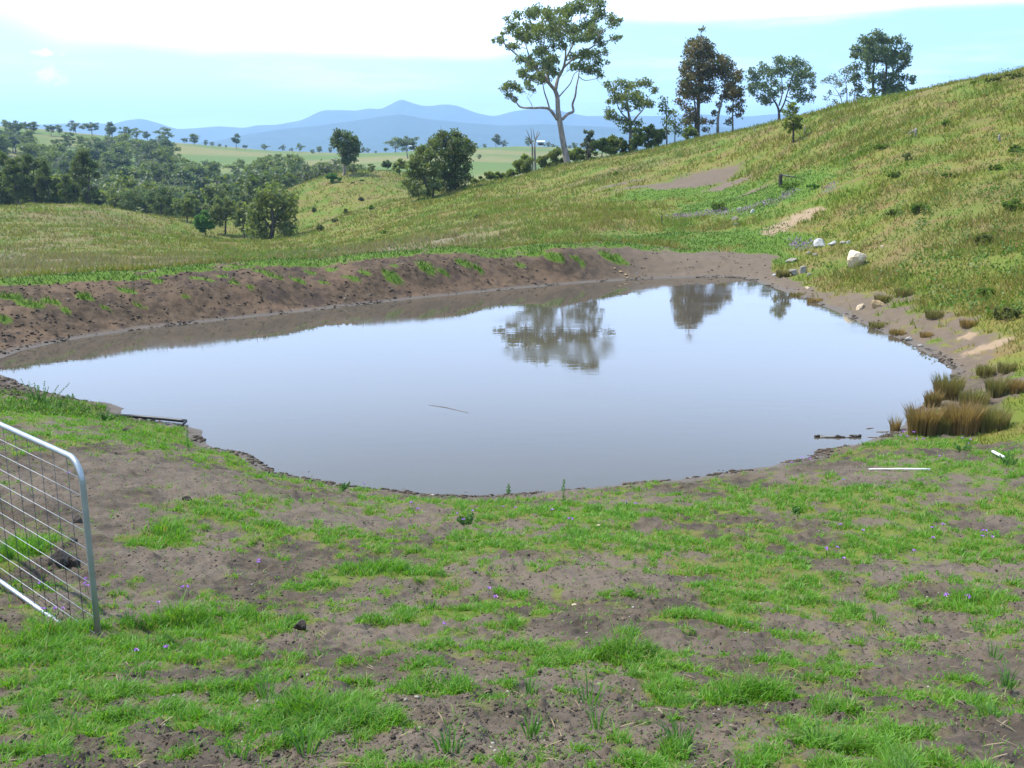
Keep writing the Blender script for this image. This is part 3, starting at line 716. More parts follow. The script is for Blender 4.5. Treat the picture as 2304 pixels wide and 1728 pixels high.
photo_tree('gum_tree', 'thin pale grey multi-stemmed tree leaning left of the dark skyline gum', 'tree', Z4, [([(965, 605), (960, 500), (950, 400)], .1, .03), ([(950, 605), (920, 540), (870, 460)], .09, .03), ([(990, 602), (1010, 520), (1020, 440)], .09, .03)], t7, 142, M['gumgrey'], M['barkg'], .1, per=60, size=.26, seed=11)
t8 = [(1080, 130, 36), (1120, 120, 40), (1170, 130, 40), (1230, 110, 40), (1290, 140, 40), (1050, 180, 36), (1100, 190, 44), (1160, 200, 44), (1220, 190, 44), (1290, 200, 44), (1340, 190, 36), (1020, 230, 26), (1060, 260, 40), (1120, 260, 38), (1350, 250, 40), (1390, 230, 30), (1300, 270, 40), (1040, 310, 36), (1090, 330, 38), (1230, 290, 42), (1380, 300, 30), (1340, 330, 34), (1050, 390, 38), (1100, 410, 38), (1250, 370, 42), (1310, 380, 34), (1360, 390, 30), (1410, 400, 26), (1435, 425, 18), (1070, 470, 36), (1110, 500, 38), (1230, 440, 42), (1290, 450, 44), (1320, 490, 36), (1250, 490, 40), (1080, 540, 36), (1190, 520, 34), (1150, 350, 24), (1400, 280, 26)]
photo_tree('gum_tree', 'dark dense gum on the skyline, rightmost of all the trees', 'tree', Z4, [([(1200, 565), (1230, 420), (1240, 300), (1230, 180)], .26, .07), ([(1160, 570), (1150, 400), (1150, 280), (1130, 180)], .2, .06)], t8, 140, M['gumdark'], M['barkd'], .2, per=190, size=.32, seed=12)
b9 = zhit(Z4, 583, 850)
t9 = [(570, 590, 24), (540, 630, 28), (600, 620, 26), (560, 680, 38), (610, 690, 34), (530, 730, 26), (580, 740, 30), (620, 740, 22), (590, 575, 16), (560, 770, 16)]
photo_tree('gum_sapling', 'small bushy sapling standing below the skyline on the right hill', 'tree', Z4, [([(583, 850), (580, 700), (570, 590)], .07, .02)], t9, b9[1], M['bush'], M['barkd'], .1, per=70, size=.2, seed=13)
# ---- trees of the middle slope
b = zhit(Z2, 275, 925)
t10 = [(180, 600, 30), (230, 570, 36), (290, 570, 42), (340, 610, 46), (370, 650, 42), (210, 640, 44), (270, 640, 50), (330, 690, 54), (380, 700, 28), (260, 710, 44), (300, 760, 42), (350, 760, 36), (230, 680, 26), (310, 790, 22)]
photo_tree('gum_tree', 'lone dark gum with pale stem beside the round green bush', 'tree', Z2, [([(275, 925), (275, 800), (240, 700), (210, 630)], .2, .06), ([(275, 800), (300, 740), (330, 650)], .13, .05)], t10, b[1], M['gumdark'], M['barkp'], .2, per=170, size=.36, seed=14)
b = zhit(Z2, 1180, 1035); YC = b[1] if b is not None else 100
tc1 = [(1040, 590, 40), (1100, 580, 44), (1160, 590, 44), (1220, 580, 40), (1200, 560, 22), (1010, 650, 44), (1080, 650, 52), (1150, 660, 52), (1220, 640, 52), (1280, 630, 40), (1310, 670, 40), (1250, 700, 52), (1180, 730, 52), (1100, 740, 52), (1030, 720, 44), (1320, 700, 26), (1280, 770, 44), (1200, 800, 52), (1120, 820, 52), (1290, 850, 40), (1220, 880, 48), (1140, 890, 44), (1300, 820, 26), (1180, 950, 44), (1240, 950, 40), (1260, 1000, 26), (1120, 960, 36), (1200, 1000, 36)]
photo_tree('oak_tree', 'dense dark round tree at the middle of the slope, taller of the touching two', 'tree', Z2, [([(1180, 1050), (1170, 900), (1130, 750), (1110, 620)], .26, .07), ([(1175, 900), (1210, 780), (1240, 680)], .15, .05)], [(a, b, c * 1.12) for a, b, c in tc1] + [(1080, 900, 44), (1060, 830, 44), (1090, 980, 40), (1150, 1010, 40), (1050, 960, 38), (1300, 930, 34), (1230, 760, 50)], YC, M['oak'], M['barkd'], .2, per=140, size=.25, seed=15, depth=.9)
b = zhit(Z2, 975, 1088); YC2 = b[1] if b is not None else 96
tc2 = [(900, 700, 36), (950, 690, 36), (870, 760, 40), (930, 760, 44), (990, 740, 40), (830, 820, 36), (890, 830, 44), (960, 830, 44), (1020, 820, 36), (820, 900, 36), (880, 900, 38), (950, 900, 36), (1030, 890, 36), (820, 970, 36), (870, 980, 34), (940, 960, 28), (1010, 960, 36), (840, 1040, 30), (880, 1060, 26), (980, 1050, 26)]
photo_tree('oak_tree', 'lower shaggy olive tree touching the left side of the dense dark round tree', 'tree', Z2, [([(975, 1090), (960, 980), (920, 880), (900, 750)], .16, .05), ([(1010, 1085), (1020, 950), (1010, 860)], .12, .05)], [(a, b, c * 1.2) for a, b, c in tc2] + [(1050, 1010, 36), (930, 1040, 34), (1000, 990, 36)], YC2, M['gum'], M['barkd'], .2, per=150, size=.24, seed=16)
b = zhit(Z1, 1685, 935)
t11 = [(1680, 620, 40), (1630, 650, 36), (1730, 650, 40), (1780, 680, 40), (1610, 710, 40), (1680, 700, 42), (1750, 730, 42), (1810, 720, 26), (1580, 770, 40), (1640, 780, 40), (1780, 790, 44), (1820, 760, 26), (1570, 830, 40), (1620, 850, 40), (1770, 840, 34), (1820, 860, 26), (1600, 890, 36), (1780, 890, 34), (1640, 900, 26), (1560, 880, 30)]
photo_tree('oak_tree', 'dark trunked spreading tree at the gully foot behind the dam wall', 'tree', Z1, [([(1685, 942), (1700, 840), (1690, 740), (1670, 650)], .24, .07), ([(1700, 840), (1760, 740), (1780, 690)], .14, .05), ([(1695, 880), (1630, 790), (1600, 740)], .12, .05)], [(a, b_, c * 1.2) for a, b_, c in t11] + [(1700, 800, 38), (1740, 850, 34), (1655, 900, 30)], b[1], M['gum'], M['barkd'], .2, per=120, size=.3, seed=17)

# ---- bushes and mid-size trees given by a crown box
def crown_tree(name, label, cat, z, cx, by, wid, hgt, leafm, barkm=None, Y=None, per=90, size=.3, group=None, seed=1, bare=.18, n=None):
    g = np.random.default_rng(seed)
    px, py = nat(z, cx, by)
    if Y is None:
        h = hit(px, py)
        if h is None or h[1] > 480: Y = 440
        else: Y = h[1]
    p = aty(px, py, Y); gz_ = ground(p[0], p[1])
    top = aty(*nat(z, cx, by - hgt), Y)[2]
    W = wid / z[2] / F * Y / 2 * (1.3 if name == 'shrub' else 1.1); H = top - gz_
    base = np.array([p[0], p[1], gz_])
    n = n or int(14 + 10 * min(H / 5, 2))
    cent, rad = [], []
    for i in range(n):
        while True:
            v = g.uniform(-1, 1, 3)
            if (v ** 2).sum() < 1: break
        t = (v[2] + 1) / 2
        prof = 1 - .35 * max(0, t - .5) * 2
        rr = g.uniform(.22, .34) * min(W, H * .6)
        cent.append(base + np.array([v[0] * (W - rr * .7) * prof, v[1] * (W - rr * .7) * prof, H * (bare + .02) + rr * .6 + t * (H * (1 - bare) - rr * 1.4)])); rad.append(rr)
    r0 = max(H * .018, .02)
    lean = g.normal(size=2) * .05 * H
    tr_ = [([base, base + np.array([lean[0] * .4, lean[1] * .4, H * .35]), base + np.array([lean[0], lean[1], H * .7])], [r0 * 1.3, r0, r0 * .4])]
    return tree(name, label, cat, tr_, cent, rad, leafm, barkm or M['barkd'], per, size, group, .8, seed, sides=5)
B = [
 # zoom, cx, base y, width, height, mat, label
 (Z2, 190, 980, 135, 100, 'bright', 'round_bush', 'round bright green bush alone on the middle slope', 200),
 (Z2, 735, 905, 130, 150, 'bush', 'small_tree', 'small light green tree left of the shaggy olive tree', 90),
 (Z2, 630, 870, 90, 100, 'gumdark', 'small_tree', 'small dark tree behind the light green one on the slope', 60),
 (Z2, 1390, 1010, 130, 110, 'bush', 'shrub', 'olive shrub on the ridge, first right of the dense dark round tree', 80),
 (Z2, 1490, 985, 110, 120, 'bush', 'shrub', 'olive shrub on the ridge, second right of the dense dark round tree', 80),
 (Z2, 1575, 960, 120, 100, 'bush', 'shrub', 'dark olive shrub on the ridge, third right of the dense dark round tree', 80),
 (Z2, 1655, 940, 100, 90, 'bush', 'shrub', 'low shrub on the ridge beside the shrub with a round top knot', 80),
 (Z2, 1770, 915, 170, 190, 'bush', 'shrub', 'taller shrub with a round top knot, in front of the dead tree', 110),
 (Z2, 1930, 880, 130, 150, 'bush', 'shrub', 'bright olive shrub left of the tallest gum trunk', 100),
 (Z2, 2030, 860, 150, 210, 'bush', 'shrub', 'big olive shrub touching the left of the tallest gum trunk', 110),
 (Z3, 770, 1180, 120, 150, 'bush', 'shrub', 'dark shrub touching the right of the tallest gum trunk', 100),
 (Z3, 865, 1150, 110, 250, 'gumgrey', 'shrub', 'tall thin grey topped shrub right of the tallest gum trunk', 70),
 (Z3, 960, 1100, 140, 140, 'bush', 'shrub', 'rounded shrub on the ridge left of the medium olive gum', 110),
 (Z3, 1050, 1085, 120, 150, 'bush', 'shrub', 'dark rounded shrub before the medium olive gum', 110),
 (Z3, 1130, 1065, 120, 110, 'bush', 'shrub', 'low olive shrub at the foot of the medium olive gum', 100),
 (Z3, 1212, 1050, 100, 160, 'bush', 'shrub', 'pointed dark shrub just right of the medium olive gum stem', 130),
 (Z3, 1290, 1035, 120, 180, 'bush', 'shrub', 'large dark shrub between the medium olive gum and the slender young gum', 120),
 (Z3, 1365, 1015, 110, 110, 'bush', 'shrub', 'low olive shrub left of the slender young gum', 100),
 (Z3, 1590, 985, 100, 100, 'bush', 'shrub', 'low shrub left of the tall rusty tree trunk', 80),
 (Z1, 1275, 865, 115, 130, 'bright', 'round_bush', 'bright green bush at the wood edge in the gully', 170),
 (Z1, 1400, 885, 190, 250, 'gum', 'gum_tree', 'olive tree right of the bright green bush in the gully', 130),
 (Z1, 1520, 905, 150, 220, 'gum', 'gum_tree', 'olive tree between the gully bush and the dark trunked tree', 110),
 (Z1, 1165, 840, 170, 220, 'gum', 'gum_tree', 'olive tree left of the bright green gully bush', 120),
 (Z1, 1010, 815, 190, 240, 'gumdark', 'gum_tree', 'blue green tree at the near edge of the valley wood', 120),
 (Z1, 840, 790, 230, 180, 'gumdark', 'gum_tree', 'low wide blue green tree at the wood edge, right of the dark left grove', 130),
 (Z1, 720, 760, 160, 150, 'gum', 'gum_tree', 'yellowish tree touching the right side of the dark left grove', 120),
 (Z1, 545, 740, 200, 390, 'oak', 'dark_tree', 'tall dark tree with drooping top, rightmost of the left grove', 190),
 (Z1, 430, 740, 150, 230, 'oak', 'dark_tree', 'lower dark tree second from the right in the left grove', 150),
 (Z1, 320, 740, 170, 320, 'oak', 'dark_tree', 'dark tree in the middle of the left grove', 160),
 (Z1, 225, 742, 180, 370, 'oak', 'dark_tree', 'tall dark tree third from the picture edge in the left grove', 160),
 (Z1, 120, 742, 170, 350, 'oak', 'dark_tree', 'tall dark tree second from the picture edge in the left grove', 160),
 (Z1, 20, 742, 190, 390, 'oak', 'dark_tree', 'tall dark tree at the left picture edge in the left grove', 160),
 (Z1, -130, 745, 190, 360, 'oak', 'dark_tree', 'dark tree past the left picture edge, outermost of the left grove', 120),
]
for i, (z, cx, by, wd, ht, mt, nm, lb, per) in enumerate(B):
    Yf = None
    if z is Z1 and nm == 'dark_tree': Yf = 127 + (i % 3) * 3
    elif z is Z1: Yf = {1275: 116, 1400: 119, 1520: 117, 1165: 124, 1010: 130, 840: 136, 720: 140}[cx]
    elif z is Z2 and cx > 1300: Yf = 106 - (cx - 1300) * .0 + (i % 2) * 3
    elif z is Z3: Yf = 108 + (i % 3) * 2
    crown_tree(nm, lb, 'bush' if ('bush' in nm or nm == 'shrub') else 'tree', z, cx, by, wd, ht, M[mt], None, Yf, per=int(per * 1.6), size=.22, seed=100 + i, bare=.02 if ('bush' in nm or nm == 'shrub') else .10,
               group='dark trees of the left grove' if nm == 'dark_tree' else ('shrubs along the ridge' if nm == 'shrub' else None), n=34 if nm == 'dark_tree' else None)
# dead tree
b = aty(*nat(Z2, 1840, 775), 125); b[2] = ground(b[0], b[1]) - .2
def zp(x, y, Y=125, dy=0): 
    p = aty(*nat(Z2, x, y), Y); p[1] += dy; return p
dt = [(b, zp(1835, 700), zp(1825, 620, dy=.5), zp(1785, 520, dy=.3)), (zp(1835, 700), zp(1830, 600, dy=-.5), zp(1822, 505, dy=-.8)), (b + np.array([.5, 0, 0]), zp(1855, 680), zp(1865, 600, dy=.6), zp(1885, 525, dy=1)), (zp(1862, 620), zp(1850, 570), zp(1845, 520)), (zp(1828, 640), zp(1800, 590), zp(1775, 580)), (zp(1865, 600), zp(1890, 560), zp(1895, 540))]
dtr = empty('dead_tree', b, 'bare grey dead tree beyond the ridge, left of the tallest gum', 'tree')
link('trunk', tubemesh('trunk', [(smoothpath(p, 3), np.linspace(.16 if k in (0, 2) else .08, .03, (len(p) - 1) * 3 + 1)) for k, p in enumerate(dt)], M['barkg'], 5, b), dtr)

# ---- far trees: five of a kind, then copies
protos = []
for k in range(6):
    g = np.random.default_rng(300 + k)
    H = 10.0; W = [4.2, 3.4, 4.8, 3.0, 4.0, 5.2][k]; bare = [.2, .12, .1, .25, .04, .18][k]
    cent, rad = [], []
    for i in range(17):
        v = g.normal(size=3); v /= np.linalg.norm(v); v *= g.random() ** .4
        rr = g.uniform(.8, 1.35); cent.append([v[0] * (W - rr), v[1] * (W - rr), H * bare + 1 + (v[2] + 1) / 2 * (H * (1 - bare) - 2)]); rad.append(rr)
    mt = ['gumdark', 'gum', 'gumgrey', 'gumdark', 'oak', 'gum'][k]
    r = tree('valley_tree', 'x', 'tree', [([(0, 0, 0), (.2, 0, H * .4), (.1, .2, H * .8)], [.22, .16, .05])], cent, rad, M[mt], M['barkg'] if k % 2 else M['barkp'], per=75, size=.60, seed=310 + k, sides=4)
    protos.append(r)
used = set()
def far_tree(k, p, H, label, group, W=1.0):
    src = protos[k]
    if k not in used: r = src; used.add(k); kids = []
    else:
        r = src.copy(); C.objects.link(r)
        for ch in src.children:
            c = ch.copy(); C.objects.link(c); c.parent = r
    r.location = p; r.scale = (H / 10 * W, H / 10 * W, H / 10); r.rotation_euler = (0, 0, random.uniform(0, 6.28))
    r['label'] = label; r['category'] = 'tree'; r['group'] = group
    return r
def top_visible(p):
    d_ = np.array([p[0], p[1], p[2] - CAMZ]); ts = np.linspace(.15, .985, 70)
    return bool(np.all(CAMZ + d_[2] * ts > height0(d_[0] * ts, d_[1] * ts)))
def proj(p):
    v = np.array([p[0], p[1], p[2] - CAMZ]); zc = v[1] * cos(PITCH) - v[2] * sin(PITCH); up = v[1] * sin(PITCH) + v[2] * cos(PITCH)
    return CX + F * v[0] / zc, CY - F * up / zc
sky_tr = [(Z1, 35, 265, 60, 0), (Z1, 100, 330, 120, 0), (Z1, 50, 350, 110, 0), (Z1, 165, 290, 75, 2), (Z1, 215, 292, 80, 0), (Z1, 320, 310, 85, 5), (Z1, 372, 300, 72, 0), (Z1, 475, 300, 92, 0), (Z1, 575, 305, 95, 0), (Z1, 700, 345, 108, 3), (Z1, 785, 310, 88, 0), (Z1, 850, 320, 70, 2), (Z1, 915, 320, 66, 3), (Z1, 1030, 330, 92, 0), (Z1, 1150, 335, 48, 1),
 (Z1, 1210, 352, 62, 0), (Z1, 1280, 342, 30, 4), (Z1, 1320, 345, 24, 4), (Z1, 1365, 348, 24, 4), (Z1, 1405, 348, 22, 4), (Z1, 1470, 352, 78, 3), (Z1, 1525, 356, 30, 0), (Z1, 1645, 362, 42, 0), (Z1, 1755, 362, 34, 0), (Z1, 1812, 362, 32, 2), (Z1, 1865, 360, 54, 2), (Z1, 1985, 362, 42, 0), (Z1, 1945, 392, 34, 4),
 (Z2, 155, 662, 42, 0), (Z2, 430, 680, 62, 0), (Z2, 470, 682, 52, 0), (Z2, 535, 686, 22, 4), (Z2, 620, 692, 42, 0), (Z2, 700, 700, 104, 0), (Z2, 800, 790, 160, 2), (Z2, 890, 690, 40, 4), (Z2, 1440, 668, 52, 0), (Z2, 1535, 660, 104, 3), (Z2, 1590, 660, 62, 0), (Z2, 1805, 662, 88, 0), (Z2, 1960, 650, 56, 0), (Z2, 2010, 648, 40, 0), (Z2, 2145, 655, 45, 0), (Z2, 2185, 660, 55, 2), (Z2, 1395, 808, 38, 4), (Z2, 350, 900, 60, 4), (Z2, 500, 890, 48, 4)]
for i, (z, x, y, h_, k) in enumerate(sky_tr):
    px, py = nat(z, x, y); h = hit(px, py)
    if h is None or h[1] > 520: a = (px - CX) / F; yy = 470; h = aty(px, py, yy)
    h = np.array([h[0], h[1], ground(h[0], h[1]) - .3])
    H = max(h_ / z[2] / F * h[1] * 1.1, 1.5) * random.uniform(.85, 1.25); k = k if k in (3, 4) else random.choice((0, 1, 2, 5, 0, 4))
    far_tree(k, h, H, 'hazy tree standing apart on the far green rise under the blue ranges' if x > 0 else '', 'trees along the far rise', random.uniform(1.15, 1.7))
n_far = 0; tries = 0
gf = np.random.default_rng(99)
while n_far < 285 and tries < 14000:
    tries += 1
    px = gf.uniform(-120, 960); Y = 145 + 300 * gf.random() ** 1.15
    p = aty(px, 400, Y); p[2] = ground(p[0], p[1]) - .2
    zx, zy = (proj(p)[0] - Z1[0]) * Z1[2], (proj(p)[1] - Z1[1]) * Z1[2]
    # open paddocks and the green rise
    if 120 < zx < 460 and zy < 345 and gf.random() < .6: continue
    if 600 < zx < 960 and zy < 425 and gf.random() < .75: continue
    if zx > 1180 and zy < 425: continue
    if zx > 900 and zy < 360: continue
    if zx < 600 and zy < 300: continue
    if zx > 2250 and gf.random() < .6: continue
    if zx > 1500 and zy > 620 and Y < 160: continue
    lim = np.interp(zx, [-400, 0, 250, 600, 900, 1250, 1500, 1900, 2100, 2300, 2700], [215, 225, 240, 250, 250, 375, 375, 385, 400, 450, 470])
    H = gf.uniform(4.5, 8.5) * (1 + .0008 * Y)
    if (proj(p + np.array([0, 0, H]))[1] - Z1[1]) * Z1[2] < lim: continue
    if not top_visible(p + np.array([0, 0, H * .8])): continue
    near = Y < 220
    far_tree(int(gf.integers(0, 6)), p, H, 'gum tree packed in the near half of the valley wood' if near else 'hazy blue green tree packed in the far half of the valley wood', 'trees of the valley wood', gf.uniform(1.05, 1.5)); n_far += 1
print('far trees', n_far)
for k in range(6):
    if k not in used: far_tree(k, np.array([-160, 260, ground(-160, 260)]), 7, 'tree of the valley wood', 'trees of the valley wood')
# ------------------------------------------------------------------ grass
def blades(P, h, wd, lean, g, bend=.5, two=True):
    """upright curved blades; P (n,3)"""
    n = len(P); a = g.uniform(0, 2 * pi, n); b = g.uniform(0, 2 * pi, n)
    side = np.stack([np.cos(a), np.sin(a), np.zeros(n)], 1) * (wd * .5)[:, None]
    ld = np.stack([np.cos(b), np.sin(b), np.zeros(n)], 1) * (lean * h)[:, None]
    up = np.array([0, 0, 1.])
    m1 = P + ld * .35 + up * (h * .55)[:, None]; tip = P + ld + up * (h * (1 - bend * lean * .5))[:, None]
    if two:
        V_ = np.stack([P - side, P + side, m1 + side * .8, m1 - side * .8, tip], 1).reshape(-1, 3)
        i = np.arange(n) * 5
        return V_, np.stack([i, i + 1, i + 2, i + 3], 1), np.stack([i + 3, i + 2, i + 4], 1)
    V_ = np.stack([P - side, P + side, tip], 1).reshape(-1, 3); i = np.arange(n) * 3
    return V_, None, np.stack([i, i + 1, i + 2], 1)
def scatter(n, r0, r1, a0, a1, g):
    r = np.exp(g.uniform(math.log(r0), math.log(r1), n)); a = g.uniform(a0, a1, n)
    return r * np.sin(a), r * np.cos(a), r
grassm, T, o = material('lush_grass')
g_ = T.n('ShaderNodeNewGeometry'); ri = g_.outputs['Random Per Island']
nn = T.noise(T.vmul(g_.outputs['Position'], (1.3, 1.3, 0)), 1, 4, .6)
col = T.mix(ri, (.060, .165, .012), (.125, .270, .022))
col = T.mix(T.ss(nn, .4, .62, 0, .4), col, (.14, .27, .026))
col = T.mix(T.ss(ri, .90, .95), col, (.24, .20, .08))
n5 = T.noise(T.vmul(g_.outputs['Position'], (6, 6, 0)), 1, 3, .6)
col = T.mix(T.ss(n5, .52, .64, 0, .5), col, (.075, .15, .03))
col = T.mix(T.ss(ri, .0, .08, .6, 0), col, (.05, .13, .03))
p = T.n('ShaderNodeBsdfPrincipled'); T.put(p.inputs['Base Color'], col); p.inputs['Roughness'].default_value = .5; p.inputs['Specular IOR Level'].default_value = .3
tr = T.n('ShaderNodeBsdfTranslucent'); T.put(tr.inputs[0], T.mix(1, col, (1.6, 1.7, .8), 'MULTIPLY'))
mx = T.n('ShaderNodeMixShader'); mx.inputs[0].default_value = .4
T.put(mx.inputs[1], p.outputs[0]); T.put(mx.inputs[2], tr.outputs[0]); T.put(o.inputs[0], mx.outputs[0])

gg = np.random.default_rng(11)
xc, yc, rc_ = scatter(185000, 2.0, 17, -.80, .68, gg)
ky = np.repeat(np.arange(len(xc)), gg.integers(3, 11, len(xc)))
off = gg.normal(size=(len(ky), 2)) * (.010 + .0022 * rc_[ky])[:, None]
x, y = xc[ky] + off[:, 0], yc[ky] + off[:, 1]; r = np.hypot(x, y)
L, Sx, _, _ = masks(x, y)
tu = acc(x, y, TUFT, 1.0)
clump = fbm(x * 9, y * 9, 2, 71)
keep = (gg.random(len(x)) < ((L * .97 + .03)) * np.clip(.70 + clump * 1.3 + tu * .6, .05, 1)) | ((gg.random(len(x)) < .013) & (r < 9))
x, y, r, tu, L, clump = [v[keep] for v in (x, y, r, tu, L, clump)]
z = height(x, y); ok = z > .03
x, y, r, tu, L, clump, z = [v[ok] for v in (x, y, r, tu, L, clump, z)]
n = len(x); h = (.014 + .026 * gg.random(n)) * (1 + .9 * np.clip(clump, -.5, 1)) * (.6 + .6 * L) * (1 + 1.5 * tu ** 1.5) * (1 + .03 * r)
V_, q, t = blades(np.stack([x, y, z - .004], 1), h, .0030 + .00052 * r * (.7 + .6 * gg.random(n)), .35 + .9 * gg.random(n) * (1 - .4 * tu), gg)
print('lush blades', n)
gr = tag(link('grass', npmesh('grass', V_, q, t, mats=[grassm])), 'short bright green grass patches on the near bank', 'grass', kind='stuff')
# dam wall tufts, crest strip and spillway
x, y, r = scatter(480000, 15, 78, -.6, .56, gg)
L, Sx, Dd, Pp = masks(x, y)
near = (y < 17) & ~((x > 6.2) & (y > 12.6))
keep = (gg.random(len(x)) < L ** 1.5) & (L > .3)
x, y, r, L = [v[keep] for v in (x, y, r, L)]
z = height(x, y); ok = (z > .04); x, y, r, L, z = [v[ok] for v in (x, y, r, L, z)]
n = len(x); tall = acc(x, y, DG, .9)
h = (.05 + .06 * gg.random(n)) * (1 + 1.2 * tall) * (.5 + .6 * L)
V_, q, t = blades(np.stack([x, y, z - .01], 1), h, (.0009 * r) * (.7 + .6 * gg.random(n)), .3 + .6 * gg.random(n), gg, two=False)
print('bank blades', n)
gm2 = grassm.copy(); gm2.name = 'bank_grass'
for nd in gm2.node_tree.nodes:
    if nd.type == 'MIX' and nd.inputs[7].default_value[1] > .26: nd.inputs[7].default_value = (.16, .235, .024, 1)
tag(link('grass', npmesh('bank_grass', V_, q, t, mats=[gm2])), 'bright green tufts and strip of grass on the dam wall and spillway', 'grass', kind='stuff')
# hill pasture
pm, T, o = material('pasture_grass')
g_ = T.n('ShaderNodeNewGeometry'); ri = g_.outputs['Random Per Island']; pos = g_.outputs['Position']
col = pasture(T, pos)
col = T.mix(T.ss(ri, 0, .5, .5, 0), col, (.12, .185, .030))
col = T.mix(1, col, (1.22, 1.25, 1.05), 'MULTIPLY')
col = T.mix(T.ss(ri, .72, 1, 0, .7), col, (.26, .20, .085))
p = T.n('ShaderNodeBsdfPrincipled'); T.put(p.inputs['Base Color'], col); p.inputs['Roughness'].default_value = .7; p.inputs['Specular IOR Level'].default_value = .2
tr = T.n('ShaderNodeBsdfTranslucent'); T.put(tr.inputs[0], T.mix(1, col, (1.3, 1.35, .9), 'MULTIPLY'))
mx = T.n('ShaderNodeMixShader'); mx.inputs[0].default_value = .35
T.put(mx.inputs[1], p.outputs[0]); T.put(mx.inputs[2], tr.outputs[0]); T.put(o.inputs[0], mx.outputs[0])
x, y, r = scatter(620000, 12.5, 165, -.6, .6, gg)
L, Sx, Dd, Pp = masks(x, y)
hill = ~((y < 17) & ~((x > 6.2) & (y > 12.6)))
d_ = np.full(len(x), 9.); kk = r < 45; d_[kk] = sdf(x[kk], y[kk])
cl = fbm(x * .9, y * .9, 3, 91) + .6 * fbm(x * .22, y * .22, 3, 92)
keep = hill & (L < .4) & (Sx < .45) & (Dd < .35) & (d_ > .25) & (gg.random(len(x)) < np.clip(.62 + cl * .7, .25, 1))
x, y, r, cl = [v[keep] for v in (x, y, r, cl)]
z = height(x, y); n = len(x)
h = (.11 + .20 * gg.random(n)) * (.85 + .6 * np.clip(cl, -.6, 1)) * (1 + .004 * r) * (.55 + .45 * sstep(r, 14, 30))
V_, q, t = blades(np.stack([x, y, z - .03], 1), h, (.0011 * r + .004) * (.6 + .8 * gg.random(n)), .25 + .6 * gg.random(n), gg, two=False)
print('pasture blades', n)
tag(link('grass', npmesh('pasture_grass', V_, q, t, mats=[pm])), 'long dry and green pasture grass covering the hillsides', 'grass', kind='stuff')
x, y, r = scatter(8000, 18, 150, -.3, .6, gg)
L, Sx, Dd, Pp = masks(x, y); hill = ~((y < 17) & ~((x > 6.2) & (y > 12.6))); d_ = np.full(len(x), 9.); kk = r < 45; d_[kk] = sdf(x[kk], y[kk])
keep = hill & (Sx < .2) & (Dd < .2) & (d_ > 1.5) & (gg.random(len(x)) < np.clip(.25 + fbm(x * .3, y * .3, 3, 55) * 1.6 + .35 * sstep(x, 0, 15), .03, 1)) & ~((d_ < 9) & (L > .3))
x, y, r = x[keep], y[keep], r[keep]; z = height(x, y)
V_, q = leaves(np.stack([x, y, z + .08], 1), .12 + .34 * gg.random(len(x)) ** 2 + .0012 * r, 26, .09, .7, gg, elong=1.6)
fb = leafmat('forb_leaves', (.055, .11, .016), (.10, .17, .026), (.12, .11, .03), .35, .3)
tag(link('forbs', npmesh('forbs', V_, q, None, mats=[fb])), 'low leafy weeds mixed through the hillside grass', 'weeds', kind='stuff')
print('forbs', len(x))
# verbena haze of flowers on the spillway
x, y, r = scatter(90000, 28, 62, -.05, .56, gg)
_, _, _, Pp = masks(x, y); keep = (Pp > .35) & (gg.random(len(x)) < .8); x, y, r = x[keep], y[keep], r[keep]
z = height(x, y); n = len(x)
fl, T, o = material('purple_petals')
ri = T.n('ShaderNodeNewGeometry').outputs['Random Per Island']
principled(T, o, T.mix(ri, (.24, .09, .30), (.40, .20, .42)), .7, .2)
if n:
    V_, q = leaves(np.stack([x, y, z + .10 + .1 * gg.random(n)], 1), np.full(n, .05), 8, .05, 1, gg)
    V_ = V_.reshape(-1, 8, 4, 3)[:, :2].reshape(-1, 3); q = np.arange(len(V_)).reshape(-1, 4)
    tag(link('purple_flowers', npmesh('purple_flowers', V_, q, None, mats=[fl])), 'drift of tiny purple flowers on the spillway and slope', 'flowers', kind='stuff')
print('purple', n)

